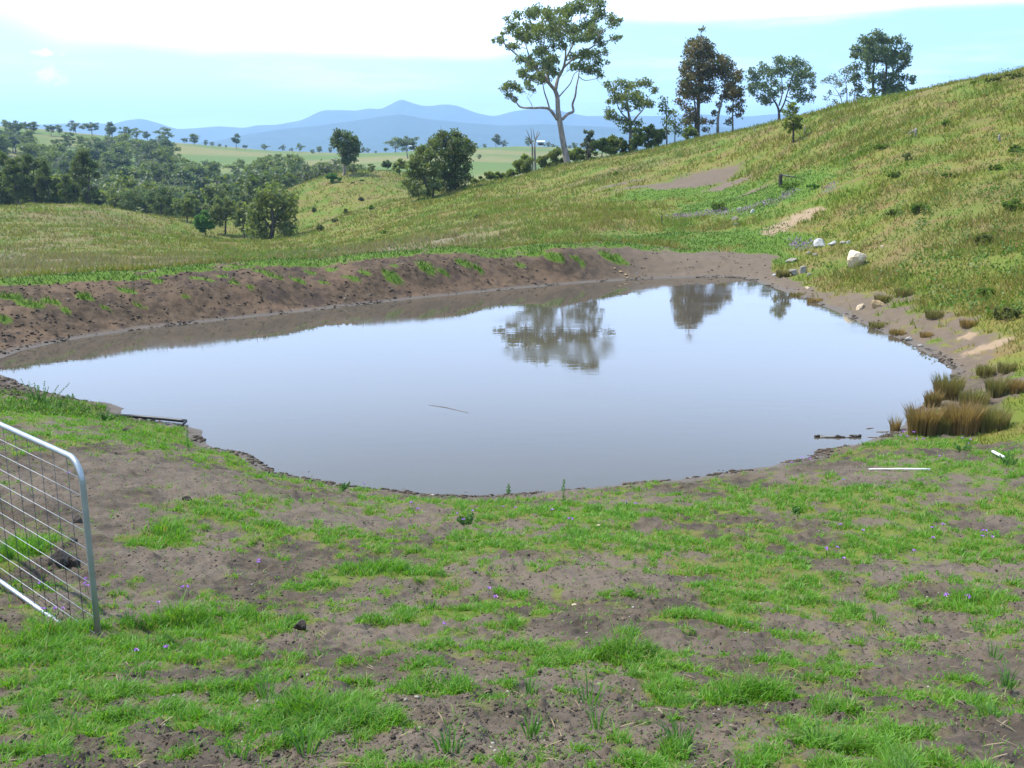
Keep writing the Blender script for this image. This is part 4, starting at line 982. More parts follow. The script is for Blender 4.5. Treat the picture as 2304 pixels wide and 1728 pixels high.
# ------------------------------------------------------------------ soil crumbs
crm, T, o = material('soil_crumbs')
ri = T.n('ShaderNodeNewGeometry').outputs['Random Per Island']
col = T.mix(ri, (.035, .027, .021), (.105, .080, .058)); col = T.mix(T.ss(ri, .975, .98), col, (.26, .23, .19))
principled(T, o, col, .95, .1)
ico = np.array([[0, 0, 1], [.9, 0, .35], [.28, .85, .35], [-.72, .53, .35], [-.72, -.53, .35], [.28, -.85, .35], [.5, .4, -.4], [-.5, .4, -.4], [0, -.7, -.4]])
icf = np.array([[0, 1, 2], [0, 2, 3], [0, 3, 4], [0, 4, 5], [0, 5, 1], [1, 6, 2], [2, 6, 7], [2, 7, 3], [3, 7, 4], [4, 7, 8], [4, 8, 5], [5, 8, 1], [1, 8, 6]])
def crumbs(n0, r0, r1, a0, a1, s0, s1, cond, power=3):
    x, y, r = scatter(n0, r0, r1, a0, a1, gg)
    L, Sx, _, _ = masks(x, y); keep = (gg.random(n0) < Sx) & cond(x, y) & (fbm(x * 2.2, y * 2.2, 3, 15) > -.25); x, y, r = x[keep], y[keep], r[keep]
    z = height(x, y); k = z > .02; x, y, z, r = x[k], y[k], z[k], r[k]; n = len(x)
    s = (s0 + (s1 - s0) * gg.random(n) ** power)
    v = ico[None] * (1 + .5 * gg.normal(size=(n, 9, 1)) * .5) * s[:, None, None] * np.stack([gg.uniform(.7, 1.4, n), gg.uniform(.7, 1.4, n), gg.uniform(.4, .9, n)], 1)[:, None]
    a = gg.uniform(0, 6.28, n); ca, sa = np.cos(a)[:, None], np.sin(a)[:, None]
    v = np.stack([v[..., 0] * ca - v[..., 1] * sa, v[..., 0] * sa + v[..., 1] * ca, v[..., 2]], -1) + np.stack([x, y, z], 1)[:, None]
    return v.reshape(-1, 3), (icf[None] + (np.arange(n) * 9)[:, None, None]).reshape(-1, 3)
V1, t1 = crumbs(70000, 2.2, 13, -.6, .6, .002, .011, lambda x, y: y < 15)
V2, t2_ = crumbs(60000, 17, 38, -.6, .3, .005, .045, lambda x, y: (y > 15) & (gg.random(len(x)) < np.where(x > 1, .3, 1)))
# broken mud along the waterline
ns = 16000; k = gg.integers(0, len(shoreD), ns); nx_ = (k + 1) % len(shoreD); f = gg.random(ns)[:, None]
P_ = shoreD[k] * (1 - f) + shoreD[nx_] * f + gg.normal(size=(ns, 2)) * .10
P_ = P_[(P_[:, 1] < 40) & (fbm(P_[:, 0] * 1.1, P_[:, 1] * 1.1, 3, 818) > .02) & (np.abs(P_[:, 1] - 14) > 0)]; ns = len(P_)
zz_ = np.maximum(height(P_[:, 0], P_[:, 1]), -.02); sz_ = (.005 + .022 * gg.random(ns) ** 4) * (1 + .02 * P_[:, 1])
v3 = ico[None] * (1 + .25 * gg.normal(size=(ns, 9, 1))) * sz_[:, None, None] * np.stack([gg.uniform(.9, 1.8, ns), gg.uniform(.8, 1.4, ns), gg.uniform(.35, .8, ns)], 1)[:, None] + np.stack([P_[:, 0], P_[:, 1], zz_], 1)[:, None]
V3 = v3.reshape(-1, 3); t3_ = (icf[None] + (np.arange(ns) * 9)[:, None, None]).reshape(-1, 3)
tag(link('soil_crumbs', npmesh('soil_crumbs', np.vstack([V1, V2, V3]), None, np.vstack([t1, t2_ + len(V1), t3_ + len(V1) + len(V2)]), mats=[crm])), 'loose dark soil crumbs and pebbles over the bare banks', 'soil', kind='stuff')

# ------------------------------------------------------------------ rocks and clods
def rockmesh(name, sx, sy, sz, mat_, seed, sub=3, rough_=.28):
    bm = bmesh.new(); bmesh.ops.create_icosphere(bm, subdivisions=sub, radius=1)
    g = np.random.default_rng(seed)
    pl = g.normal(size=(13, 3)); pl /= np.linalg.norm(pl, axis=1)[:, None]; off = g.uniform(.55, .9, 13)
    for v in bm.verts:
        c = np.array(v.co); c /= np.linalg.norm(c)
        dd = pl @ c; k = dd > 0
        rmax = min([1.15] + list(off[k] / dd[k]))
        c = c * rmax + .05 * rough_ * 3 * np.array([float(fbm(np.array([c[0] * 3 + seed + a]), np.array([c[1] * 3 + c[2] * 2]), 3, seed + 7 * a)[0]) for a in range(3)])
        v.co = Vector((c[0] * sx, c[1] * sy, c[2] * sz * 1.15 + sz * .8))
    me = bpy.data.meshes.new(name); bm.to_mesh(me); bm.free(); me.materials.append(mat_); return me
def rockmat(name, c1, c2, c3, sc=4):
    m, T, o = material(name); tcx = T.n('ShaderNodeTexCoord').outputs['Object']
    a = T.noise(tcx, sc, 5, .65); b_ = T.noise(tcx, sc * 4, 4, .6)
    principled(T, o, T.mix(T.ss(b_, .5, .7, 0, .6), T.mix(T.ss(a, .4, .6), c1, c2), c3), .85, .2, bump(T, T.m('ADD', a, T.m('MULTIPLY', b_, .4)), .9, .05)); return m
R_tan = rockmat('tan_rock', (.50, .37, .24), (.62, .52, .38), (.30, .20, .12))
R_wh = rockmat('white_rock', (.34, .33, .31), (.45, .43, .40), (.20, .18, .16))
R_gr = rockmat('grey_rock', (.24, .21, .18), (.34, .30, .26), (.12, .10, .09))
R_mud = rockmat('dark_clod', (.045, .036, .030), (.09, .07, .056), (.025, .02, .018), 9)
R_orn = rockmat('ochre_rock', (.34, .23, .12), (.42, .30, .17), (.16, .10, .06))
rocks = [ # zoom x, base y, width, height, mat, name, cat, label
 (Z5, 692, 470, 165, 150, R_tan, 'boulder', 'large tan angular boulder on the right bank, biggest of the rocks'),
 (Z5, 440, 328, 110, 62, R_wh, 'boulder', 'smooth white boulder uphill left of the large tan one'),
 (Z5, 530, 314, 62, 38, R_wh, 'rock', 'small white rock just right of the smooth white boulder'),
 (Z5, 595, 300, 46, 32, R_gr, 'rock', 'grey rock, third in the row right of the white boulder'),
 (Z5, 635, 296, 34, 28, R_wh, 'rock', 'pale rock ending the row right of the white boulder'),
 (Z5, 370, 372, 40, 26, R_gr, 'rock', 'small grey rock below the smooth white boulder'),
 (Z5, 405, 388, 42, 26, R_gr, 'rock', 'small grey rock lowest under the smooth white boulder'),
 (Z5, 250, 428, 90, 36, R_gr, 'rock', 'flat grey rock above the green rush tuft at the far corner'),
 (Z5, 265, 515, 66, 48, R_gr, 'rock', 'grey rock right beside the rush tuft at the far corner'),
 (Z5, 325, 500, 60, 58, R_gr, 'rock', 'taller grey rock second from the rush tuft at the far corner'),
 (Z5, 365, 515, 34, 28, R_gr, 'rock', 'small grey rock third from the rush tuft at the far corner'),
 (Z5, 715, 742, 66, 50, R_tan, 'rock', 'pale tan rock at the right waterline'),
 (Z5, 835, 730, 105, 60, R_orn, 'rock', 'wide ochre rock just above the pale tan waterline rock'),
 (Z5, 355, 610, 34, 20, R_tan, 'rock', 'little tan rock on the mud left of the large boulder'),
 (Z5, 1045, 960, 60, 40, R_gr, 'rock', 'grey rock at the waterline before the sandy patch'),
 (Z5, 1125, 998, 50, 22, R_gr, 'rock', 'flat grey rock at the waterline nearest the reeds'),
 (Z5, 130, 518, 26, 22, R_wh, 'rock', 'little white rock left of the rush tuft at the far corner'),
 (Z5, 820, 325, 26, 16, R_tan, 'rock', 'tiny pale stone uphill right of the large tan boulder'),
 (Z5, 860, 322, 26, 16, R_tan, 'rock', 'tiny pale stone second uphill right of the large tan boulder'),
]
W7 = (1200, 380, 3.403)
rocks += [(W7, 1580, 302, 34, 20, R_wh, 'rock', 'small white rock among the purple flowers on the spillway'), (W7, 1680, 345, 36, 40, R_wh, 'rock', 'pale rock among the rightmost purple drift'), (W7, 1545, 400, 70, 44, R_gr, 'rock', 'grey rock beside the tan washed gully scar'), (W7, 1560, 438, 60, 26, R_gr, 'rock', 'low grey rock beneath the rock beside the gully scar'),
 (W7, 625, 776, 22, 14, R_orn, 'rock', 'ochre stone on the far shore, top of a short row'), (W7, 668, 800, 40, 16, R_orn, 'rock', 'ochre stone on the far shore, middle of a short row'), (W7, 705, 822, 34, 14, R_orn, 'rock', 'ochre stone on the far shore, low in a short row'), (W7, 722, 848, 28, 18, R_orn, 'rock', 'ochre stone touching the water at the far shore'), (W7, 792, 808, 16, 14, R_wh, 'rock', 'single white pebble on the far shore mud'),
 (Z6, 413, 905, 50, 50, R_mud, 'clod', 'dark round mud clod behind the upper gate end'), (Z6, 395, 1020, 44, 34, R_mud, 'clod', 'dark mud clod close under the round one behind the gate'), (Z6, 310, 1145, 125, 110, R_mud, 'clod', 'big rough dark mud lump behind the gate wires'), (Z6, 385, 1140, 80, 60, R_mud, 'clod', 'lower mud lump touching the big one behind the gate'),
 (Z6, 668, 412, 40, 26, R_mud, 'clod', 'dark clod on the grass strip left of the black pipe end'), (Z6, 995, 785, 60, 24, R_mud, 'clod', 'flat dark clod on bare soil below the pond corner')]
rocks += [((0, 0, 1), 675, 1412, 32, 26, R_mud, 'clod', 'dark pointed clod alone on the bare soil in the foreground'), (ZM, 1830, 570, 36, 18, R_tan, 'rock', 'white stone in the grass near the middle shore'), ((0, 0, 1), 1292, 1364, 12, 7, R_tan, 'rock', 'pale chip of stone on foreground soil at the centre')]
for i, (z, cx, by, wd, ht, mt, nm, lb) in enumerate(rocks):
    p = zhit(z, cx, by - ht * .12)
    if p is None: continue
    s = p[1] / F / z[2]; sx, sz = wd * s / 2 * 1.05, ht * s / 2 * 1.02
    sz *= 1.25 if nm == 'clod' else 1
    o_ = link(nm, rockmesh(nm, sx, (sx + sz) / 2 * .9, sz, mt, 40 + i, 3 if wd / z[2] > 18 else 2), None, (p[0], p[1] + sx * .5, ground(p[0], p[1] + sx * .5) - sz * .25))
    o_.rotation_euler = (0, 0, 0)
    tag(o_, lb, nm, 'mud clods on the near bank' if nm == 'clod' else 'rocks on the banks')

# ------------------------------------------------------------------ rushes, weeds, flowers
def tuftobj(name, label, cat, p, wid, hgt, n, mt, seed, group=None, lean=.35, bw=.006, curve=True):
    g = np.random.default_rng(seed)
    a = g.uniform(0, 6.28, n); rr = np.sqrt(g.random(n)) * wid * .35
    P = np.stack([rr * np.cos(a), rr * np.sin(a), np.zeros(n)], 1)
    h = hgt * g.uniform(.45, 1.05, n)
    out_ = np.stack([np.cos(a), np.sin(a), np.zeros(n)], 1) * (rr / (wid * .35) * .5 + g.random(n) * .5)[:, None]
    side = np.cross(out_ + 1e-3, [0, 0, 1.]); side = g.normal(size=(n, 3)); side[:, 2] = 0; side /= np.linalg.norm(side, axis=1)[:, None]; side *= bw / 2
    m1 = P + out_ * (lean * h * .3)[:, None] + np.array([0, 0, .6]) * h[:, None]
    tip = P + out_ * (lean * h)[:, None] + np.array([0, 0, 1.]) * h[:, None]
    P[:, 2] -= .05 * hgt
    V_ = np.stack([P - side, P + side, m1 + side * .8, m1 - side * .8, tip], 1).reshape(-1, 3); i = np.arange(n) * 5
    me = npmesh(name, V_, np.stack([i, i + 1, i + 2, i + 3], 1), np.stack([i + 3, i + 2, i + 4], 1), mats=[mt])
    return tag(link(name, me, None, (p[0], p[1], p[2])), label, cat, group)
rush = [ # z, x, base y, width, height, n, mat, label
 (Z5, 1130, 1590, 200, 230, 700, 'rush', 'large brown rush clump at the water edge, left of the twin brown clumps'),
 (Z5, 1400, 1580, 240, 240, 900, 'rush', 'large brown rush clump, right one of the twin brown clumps'),
 (Z5, 1270, 1585, 160, 160, 400, 'rushg', 'shorter greenish rush clump between the twin brown clumps'),
 (Z5, 1300, 1350, 180, 190, 500, 'rushg', 'dark green rush clump at the right tip of the pond'),
 (Z5, 1200, 1400, 110, 130, 240, 'rush', 'small brown rush clump behind the left twin clump'),
 (Z5, 945, 1565, 60, 160, 60, 'rush', 'thin rush tuft standing alone in the water'),
 (Z5, 1765, 1310, 110, 110, 320, 'rush', 'dark brown rush clump near the right picture edge'),
 (Z5, 1640, 1330, 160, 150, 380, 'rushg', 'olive rush clump left of the dark brown one at the right edge'),
 (Z5, 1600, 1560, 220, 190, 520, 'rushg', 'olive rush clump right of the twin brown clumps'),
 (Z5, 1480, 1400, 200, 130, 380, 'rushg', 'low olive rush clump behind the twin brown clumps'),
 (Z5, 1560, 1190, 130, 90, 220, 'rushg', 'small olive rush clump below the sandy patch'),
 (Z5, 1700, 1170, 120, 80, 200, 'rushg', 'small olive rush clump lower right of the sandy patch'),
 (Z5, 185, 520, 90, 100, 300, 'rushg', 'green topped rush tuft at the far corner of the pond'),
 (Z5, 860, 690, 110, 110, 220, 'rushg', 'olive sedge tuft above the wide ochre rock'),
 (Z5, 1010, 650, 120, 110, 260, 'rushg', 'olive sedge tuft uphill right of the wide ochre rock'),
 (Z5, 1160, 930, 90, 80, 160, 'rush', 'brown sedge tuft on the shore left of the sandy patch'),
 (Z5, 830, 860, 130, 80, 180, 'rushg', 'low sedge on the waterline below the wide ochre rock'),
 (Z5, 960, 910, 120, 70, 170, 'rush', 'low brown sedge on the waterline left of the sandy patch'),
 (Z5, 400, 690, 110, 60, 120, 'rush', 'low brown sedge on the waterline left of the pale tan rock'),
 (Z5, 280, 650, 110, 50, 110, 'rushg', 'low sedge on the waterline nearest the far corner'),
 (Z5, 1440, 860, 110, 110, 240, 'rush', 'brown weed tuft just above the sandy patch'),
 (Z5, 1210, 800, 120, 120, 260, 'rushg', 'weed tuft with purple flowers above the muddy right shore'),
]
for i, (z, x, by, wd, ht, n, mt, lb) in enumerate(rush):
    px, py = nat(z, x, by)
    p = hit(px, py)
    if p is None: continue
    if sdf(np.array([p[0]]), np.array([p[1]]))[0] < 0: p = atz(px, py, 0.0); p[2] = -.05
    s = p[1] / F / z[2]
    small = ht < 125 and z is Z5 and by < 1000
    tuftobj('rush_clump', lb, 'rushes', p, wd * s * 1.3, ht * s * (.5 if small else .95), int(n * 1.5), M[mt], 500 + i, 'rush and sedge clumps on the right bank', .4, .004 + .0006 * p[1])
shr = [(Z4, 1195, 905, 110, 75, 'bush', 'dark green bush mid slope on the right hill'), (Z4, 1385, 970, 60, 70, 'oak', 'small dark bush downhill of the leaning grey stump'), (Z4, 1660, 740, 60, 70, 'bush', 'small bush on the right hill right of the leaning grey stump'),
 (Z4, 2150, 920, 120, 80, 'bush', 'low bush at the right picture edge beneath the pale stump'), (Z4, 1300, 1370, 110, 80, 'oak', 'olive bush left of the dark green bush above the boulder'), (Z4, 1470, 1350, 150, 110, 'bush', 'dark green bush uphill of the large tan boulder'), (Z4, 2130, 1330, 130, 130, 'bush', 'green bush low on the right hill by the picture edge'),
 (Z4, 560, 1180, 130, 80, 'bush', 'green bush around the dark broken post'), (Z4, 730, 1180, 110, 50, 'bright', 'low green bush right of the dark broken post'), (Z4, 1300, 1090, 110, 60, 'bush', 'low bush in the middle of the right hill'), (Z4, 50, 1330, 130, 90, 'bush', 'dark green bush on the spillway beside the purple flowers'),
 (Z4, 2030, 425, 170, 65, 'oak', 'rounded bush on the hill skyline at the far right'), (Z4, 2170, 395, 150, 60, 'oak', 'bush on the hill skyline at the picture edge'), (Z4, 1850, 445, 40, 40, 'bush', 'tiny bush on the hill skyline left of the rounded one'),
 (Z2, 425, 965, 30, 34, 'oak', 'small dark shrub right of the round bright green bush'), (Z2, 345, 985, 26, 34, 'oak', 'tiny grey shrub close right of the round bright green bush'), (Z2, 415, 1125, 44, 60, 'gumgrey', 'grey seedling on the middle slope'), (Z2, 290, 1220, 44, 64, 'oak', 'dark seedling on the middle slope, below the grey seedling'),
 (Z2, 500, 1185, 44, 50, 'bush', 'green seedling in the middle of the slope'), (Z2, 75, 1365, 70, 90, 'oak', 'dark leaning seedling near the gully tree'), (Z2, 25, 1200, 40, 50, 'oak', 'small dark seedling uphill of the leaning one'), (Z2, 195, 1295, 60, 50, 'gumgrey', 'low grey seedling between the dark ones'),
 (Z2, 150, 1545, 50, 34, 'bush', 'lowest green tussock left of the dam crest'), (Z2, 440, 1475, 44, 36, 'bush', 'green tussock in the diagonal row, lowest'), (Z2, 500, 1455, 50, 40, 'bush', 'green tussock in the diagonal row, second'), (Z2, 610, 1390, 60, 40, 'bush', 'green tussock in the diagonal row, highest'),
 (Z2, 1380, 1260, 70, 50, 'bush', 'yellowish tussock in the middle of the slope'), (Z3, 1060, 1245, 40, 40, 'bush', 'small green tussock left of the earth track'),
 (Z4, 2010, 1045, 90, 60, 'bush', 'low bush right of the middle on the right hill'), (Z4, 1700, 1100, 120, 50, 'bush', 'flat bush in the lower middle of the right hill'), (Z5, 1550, 300, 120, 110, 'oak', 'olive bush right of the large boulder on the right hill'), (Z5, 1700, 800, 200, 120, 'oak', 'dark low bush above the sandy patch at the right edge'), (Z5, 1560, 650, 120, 90, 'bush', 'green bush on the right bank above the brown weeds')]
lb_mat = dict(bush=leafmat('low_bush_leaves', (.075, .12, .018), (.12, .17, .03), (.13, .13, .03), .45), oak=leafmat('olive_bush_leaves', (.075, .095, .025), (.12, .13, .035), (.13, .11, .04), .45), gumgrey=M['gumgrey'], bright=M['bright'])
for i, (z, x, by, wd, ht, mt, lb) in enumerate(shr):
    p = zhit(z, x, by)
    if p is None: p = aty(*nat(z, x, by), 80)
    crown_tree('low_bush', lb, 'bush', z, x, by, wd * 1.1, ht * .72, lb_mat[mt], None, p[1], per=36, size=.03 + .0015 * p[1], seed=700 + i, bare=-.12, n=26, group='low bushes on the slopes')
# weeds with leaves on the near shore
def weed(p, h, n, label, seed, group='upright weeds on the near bank', spread=.25, leafL=.03):
    g = np.random.default_rng(seed); root = empty('weed', p, label, 'weed', group)
    stems, C_, R_ = [], [], []
    for i in range(n):
        a = g.uniform(0, 6.28); s = spread * h * g.random() if n > 1 else .03 * h; hh = h * g.uniform(.6, 1) if n > 1 else h
        b0 = np.array([cos(a), sin(a), 0]) * s * .4; tp = np.array([cos(a), sin(a), 0]) * s + np.array([0, 0, hh])
        stems.append(([b0 - np.array([0, 0, .03]), (b0 + tp) / 2 + g.normal(size=3) * .01, tp], [.004, .003, .0015]))
        for k in range(9): t = .15 + .85 * k / 8; C_.append(b0 + (tp - b0) * t); R_.append(leafL * (1.7 - 1.2 * t))
    link('stem', tubemesh('stem', stems, M['weed'], 5), root)
    V_, q = leaves(C_, R_, 8, leafL * .8, 1, g, elong=3.2, droop=0); link('leaves', npmesh('leaves', V_, q, None, mats=[M['weed']]), root)
for (z, x, by, ht, n, lb) in [(Z6, 1003, 500, 120, 1, 'single upright leafy weed by the left shore, right of the black pipe'), (ZM, 1638, 458, 150, 1, 'tallest single upright weed at the middle of the near shore'), (ZM, 1340, 402, 62, 1, 'short upright weed on the shore left of the tallest single weed'),
        (Z6, 210, 250, 110, 16, 'bushy green weed clump on the left shore'), (Z6, 320, 285, 60, 8, 'smaller weed clump right of the bushy one on the left shore'), (Z6, 480, 305, 40, 4, 'small weed sprout at the start of the black pipe'), (Z6, 545, 345, 50, 6, 'rounded weed sprout over the black pipe'), (Z6, 390, 230, 26, 3, 'tiny weed on the shore edge right of the bushy clump'),
        (Z8, 1900, 480, 90, 7, 'weed clump beside the short white stick'), (Z8, 290, 835, 44, 4, 'dark green sprout in the grass below the shore'), (ZM, 420, 375, 40, 6, 'dark weed clump on the left part of the near shore'), (ZM, 1110, 560, 52, 12, 'low grey weed clump with purple flowers mid shore'), (ZM, 710, 335, 60, 4, 'wispy seeding weed on the near shore'),
        (Z8, 1540, 375, 50, 8, 'flowering weed clump near the right shore')]:
    p = zhit(z, x, by)
    weed(p, ht / z[2] / F * p[1] * 1.03, n, lb, int(x), spread=.25 if n == 1 else 1.5, leafL=.022 if n == 1 else .018)
co = [(536, 1702), (1190, 1560), (1195, 1650), (1345, 1635), (2185, 1575), (2235, 1625), (1925, 1382), (1972, 1398), (1530, 1672), (2235, 1480), (2195, 1420), (600, 1565), (965, 1370), (720, 1480), (1325, 1578), (2265, 1545), (1420, 1450), (690, 1690), (150, 1640), (305, 1530), (1850, 1690), (1010, 1690)]
for i, (a, b) in enumerate(co):
    p = hit(a, b)
    if p is None: continue
    g = np.random.default_rng(1200 + i)
    tuftobj('grass_tussock', 'coarse broad bladed grass tussock on the bare foreground soil', 'tussock', p, g.uniform(.06, .12), g.uniform(.07, .13), int(g.integers(14, 34)), M['weed'], 1300 + i, 'coarse tussocks in the foreground', 1.1, .006)
# purple verbena
fm, T, o = material('verbena_petals'); ri = T.n('ShaderNodeNewGeometry').outputs['Random Per Island']
principled(T, o, T.mix(ri, (.30, .10, .50), (.50, .24, .62)), .6, .2)
flw = [(Z6, *q) for q in [(460, 1215), (455, 1245), (500, 1262), (472, 1254), (850, 1350), (730, 1610), (890, 1590), (975, 1265), (1005, 1262), (240, 1385), (300, 1384), (340, 1378), (1383, 1115), (370, 648), (215, 1245)]]
flw += [(Z8, *q) for q in [(655, 625), (800, 1010), (1395, 965), (1315, 985), (1690, 1010), (1720, 1012), (1690, 1055), (1765, 1060), (1320, 1065), (1180, 1160), (525, 1140), (530, 1155), (610, 1140), (655, 1225), (1410, 1505), (1420, 1495), (1570, 1510), (1590, 1520), (1250, 315), (1540, 305), (1600, 320), (1580, 345), (630, 965), (740, 325), (810, 312), (265, 495), (405, 470), (1100, 262), (1180, 265), (1080, 290), (1200, 318), (1130, 300), (1370, 450), (345, 455)]]
flw += [(ZM, *q) for q in [(170, 255), (500, 300), (540, 360), (580, 358), (765, 350), (1020, 355), (1040, 357), (800, 465), (835, 500), (1055, 525), (1120, 545), (1140, 510), (1375, 492), (1405, 385), (1670, 555), (1690, 562), (1310, 485), (1580, 508), (1990, 465), (2040, 470), (1090, 560), (478, 292)]]
flw += [((0, 0, 1), *q) for q in [(1000, 1411), (583, 1271), (1101, 1330), (1115, 1350)]]
src = None
for i, (z, x, y) in enumerate(flw):
    p = zhit(z, x, y + 10)
    if p is None or p[2] < .03: continue
    g = np.random.default_rng(i)
    if src is None:
        src = empty('verbena', p, 'small purple flower head on a thin stalk in the short grass', 'flower', 'purple verbena on the near bank')
        link('stem', tubemesh('stem', [([(0, 0, -.02), (.004, 0, .03), (0, .003, .06)], [.0018, .0016, .0014])], M['weed'], 5), src)
        V_, q = leaves([(0, 0, .062)], [.012], 26, .013, .7, g, elong=1.2); link('flower_head', npmesh('flower_head', V_, q, None, mats=[fm]), src); r_ = src
    else:
        r_ = src.copy(); C.objects.link(r_)
        for ch in src.children: c = ch.copy(); C.objects.link(c); c.parent = r_
    r_.location = p; k = .75 + .045 * p[1] * g.uniform(.6, 1.1); r_.scale = (k, k, k * .9); r_.rotation_euler = (0, 0, i)

# ------------------------------------------------------------------ straw and twigs
stm, T, o = material('dry_straw'); ri = T.n('ShaderNodeNewGeometry').outputs['Random Per Island']
principled(T, o, T.mix(ri, (.22, .17, .10), (.08, .06, .04)), .8, .2)
x, y, r = scatter(800, 2.2, 11, -.58, .58, gg); z = height(x, y); ok = z > .05; x, y, r, z = x[ok], y[ok], r[ok], z[ok]
n = len(x); a = gg.uniform(0, 6.28, n); l = gg.uniform(.02, .11, n) * .5; dx = np.stack([np.cos(a), np.sin(a), gg.normal(size=n) * .15], 1) * l[:, None]
c = np.stack([x, y, z + .008], 1); s = np.stack([-np.sin(a), np.cos(a), np.zeros(n)], 1) * .0022; u = np.array([0, 0, .003])
V_ = np.stack([c - dx - s, c - dx + s, c + s + u, c - s + u, c + dx], 1).reshape(-1, 3); i = np.arange(n) * 5
tag(link('straw', npmesh('straw', V_, np.stack([i, i + 1, i + 2, i + 3], 1), np.stack([i + 3, i + 2, i + 4], 1), mats=[stm])), 'scattered dry straw and twigs on the near bank', 'straw', kind='stuff')

# ------------------------------------------------------------------ gate
galv, T, o = material('galvanised_steel')
tcx = T.n('ShaderNodeTexCoord').outputs['Object']; a = T.noise(tcx, 14, 4, .6)
principled(T, o, T.mix(T.ss(T.noise(tcx, 3, 5, .7), .55, .7, 0, .5), T.mix(a, (.27, .29, .30), (.42, .44, .45)), (.25, .21, .17)), T.m('ADD', .32, T.m('MULTIPLY', a, .2)), .5, None, .75)
wirem, T, o = material('fence_wire'); principled(T, o, (.30, .31, .32), .55, .4, None, .5)
wired, T, o = material('dull_wire'); principled(T, o, (.07, .075, .08), .6, .4, None, .3)
GP = np.array([-2.29, 5.05]); GD = np.array([-.738, .675]); GD /= np.linalg.norm(GD); GL = 3.4; zt, zb_ = 2.40, 1.285
groot = empty('farm_gate', (GP[0], GP[1], zb_), 'galvanised steel farm gate with wire mesh at the left, its end in the grass', 'gate')
def gp(s, z): return np.array([GP[0] + GD[0] * s - GP[0], GP[1] + GD[1] * s - GP[1], z - zb_])
rc = .13
top = [gp(GL, zb_), gp(GL, zt - rc)] + [gp(GL - rc + rc * cos(t), zt - rc + rc * sin(t)) for t in np.linspace(.2, pi / 2, 6)] + [gp(GL * .5, zt)] + [gp(rc - rc * sin(t), zt - rc + rc * cos(t)) for t in np.linspace(0, pi / 2, 9)] + [gp(0, zb_ + .4), gp(0, zb_ - .03)]
link('frame', tubemesh('frame', [(top, [.0165] * len(top))], galv, 14), groot)
link('bottom_rail', tubemesh('bottom_rail', [([gp(GL - .012, zb_), gp(GL / 2, zb_), gp(.012, zb_)], [.0155] * 3)], galv, 12), groot)
for k in range(10):
    zz = zb_ + (zt - zb_) * (k + 1) / 11; s0 = .012 if zz < zt - rc else .012 + .07 * (zz - zt + rc) / rc
    link('wire', tubemesh('wire', [([gp(GL - s0, zz), gp(GL * .66, zz - .002), gp(GL * .33, zz + .002), gp(s0, zz)], [.0021] * 4)], wirem, 5), groot)
for k in range(19):
    s = .17 + k * .172
    if s > GL - .1: break
    link('upright_wire', tubemesh('upright_wire', [([gp(s, zb_ + .012), gp(s + .004, (zt + zb_) / 2), gp(s, zt - .012)], [.0019] * 3)], wired, 5), groot)

# ------------------------------------------------------------------ pipes, sticks, posts, debris
blk, T, o = material('black_plastic'); principled(T, o, (.018, .018, .02), .45, .4)
whp, T, o = material('white_plastic'); tcx = T.n('ShaderNodeTexCoord').outputs['Object']
principled(T, o, T.mix(T.ss(T.noise(tcx, 9, 4, .6), .5, .7), (.66, .66, .64), (.42, .40, .36)), .5, .4)
def onground(z, x, y, up=.0):
    p = zhit(z, x, y); 
    if p is None or p[2] < 0: p = atz(*nat(z, x, y), 0)
    return p + np.array([0, 0, up])
P = [onground(Z6, 575, 322, -.01), onground(Z6, 660, 328, .02), onground(Z6, 760, 338, .03), onground(Z6, 900, 357, .05)]
P = [np.array(q) for q in P]
e = atz(*nat(Z6, 993, 350), .05); f2 = atz(*nat(Z6, 965, 374), .03); f1 = atz(*nat(Z6, 880, 362), .05)
pr = empty('black_pipe', P[0], 'black poly pipe with bent open end lying out over the water at the left shore', 'pipe')
link('pipe', tubemesh('pipe', [(smoothpath([*P, e], 3), [.028] * 13)], blk, 8, P[0]), pr)
link('bent_end', tubemesh('bent_end', [([e, f2], [.02, .02]), ([f2, atz(*nat(Z6, 925, 368), .03), f1], [.014] * 3), ([atz(*nat(Z6, 900, 360), .04), atz(*nat(Z6, 878, 388), .02)], [.022, .012])], blk, 8, P[0]), pr)
a_, b_ = onground(Z8, 845, 528, .02), onground(Z8, 1305, 530, .02)
tag(link('white_pipe', tubemesh('white_pipe', [([a_, a_ * .5 + b_ * .5 + np.array([0, 0, .004]), b_], [.008, .011, .013])], whp, 8, a_), None, a_), 'long thin white pipe lying flat in the grass on the right bank', 'pipe')
a_, b_ = onground(Z8, 1768, 408, .04), onground(Z8, 1850, 445, .03)
tag(link('white_stick', tubemesh('white_stick', [([a_, a_ * .5 + b_ * .5, b_], [.018] * 3)], whp, 8, a_), None, a_), 'short white piece of pipe lying angled near the right picture edge', 'pipe')
woodg = barkmat('weathered_wood', (.16, .14, .12), (.26, .23, .20), 8); woodd = barkmat('dark_wood', (.035, .03, .026), (.07, .06, .05), 8)
def post(z, x, by, ty, wd, mt, label, name='fence_post', tilt=0):
    p = zhit(z, x, by)
    if p is None: return
    s = p[1] / F / z[2]; h = (by - ty) * s; r0 = wd * s / 2
    n = 6; pts = [np.array([tilt * t * h + .01 * sin(t * 7), 0, -.15 * (t == 0) + h * t]) for t in np.linspace(0, 1, n)]
    tag(link(name, tubemesh(name, [(pts, r0 * np.array([1.1, 1, 1.05, .95, 1, .85]))], mt, 7), None, p), label, 'post' if 'post' in name else 'stump')
post(W7, 982, 432, 350, 9, woodd, 'thin dark fence post standing by the spillway flowers', tilt=.02)
post(Z4, 487, 1165, 1075, 26, woodd, 'dark broken post in the bush above the earth track')
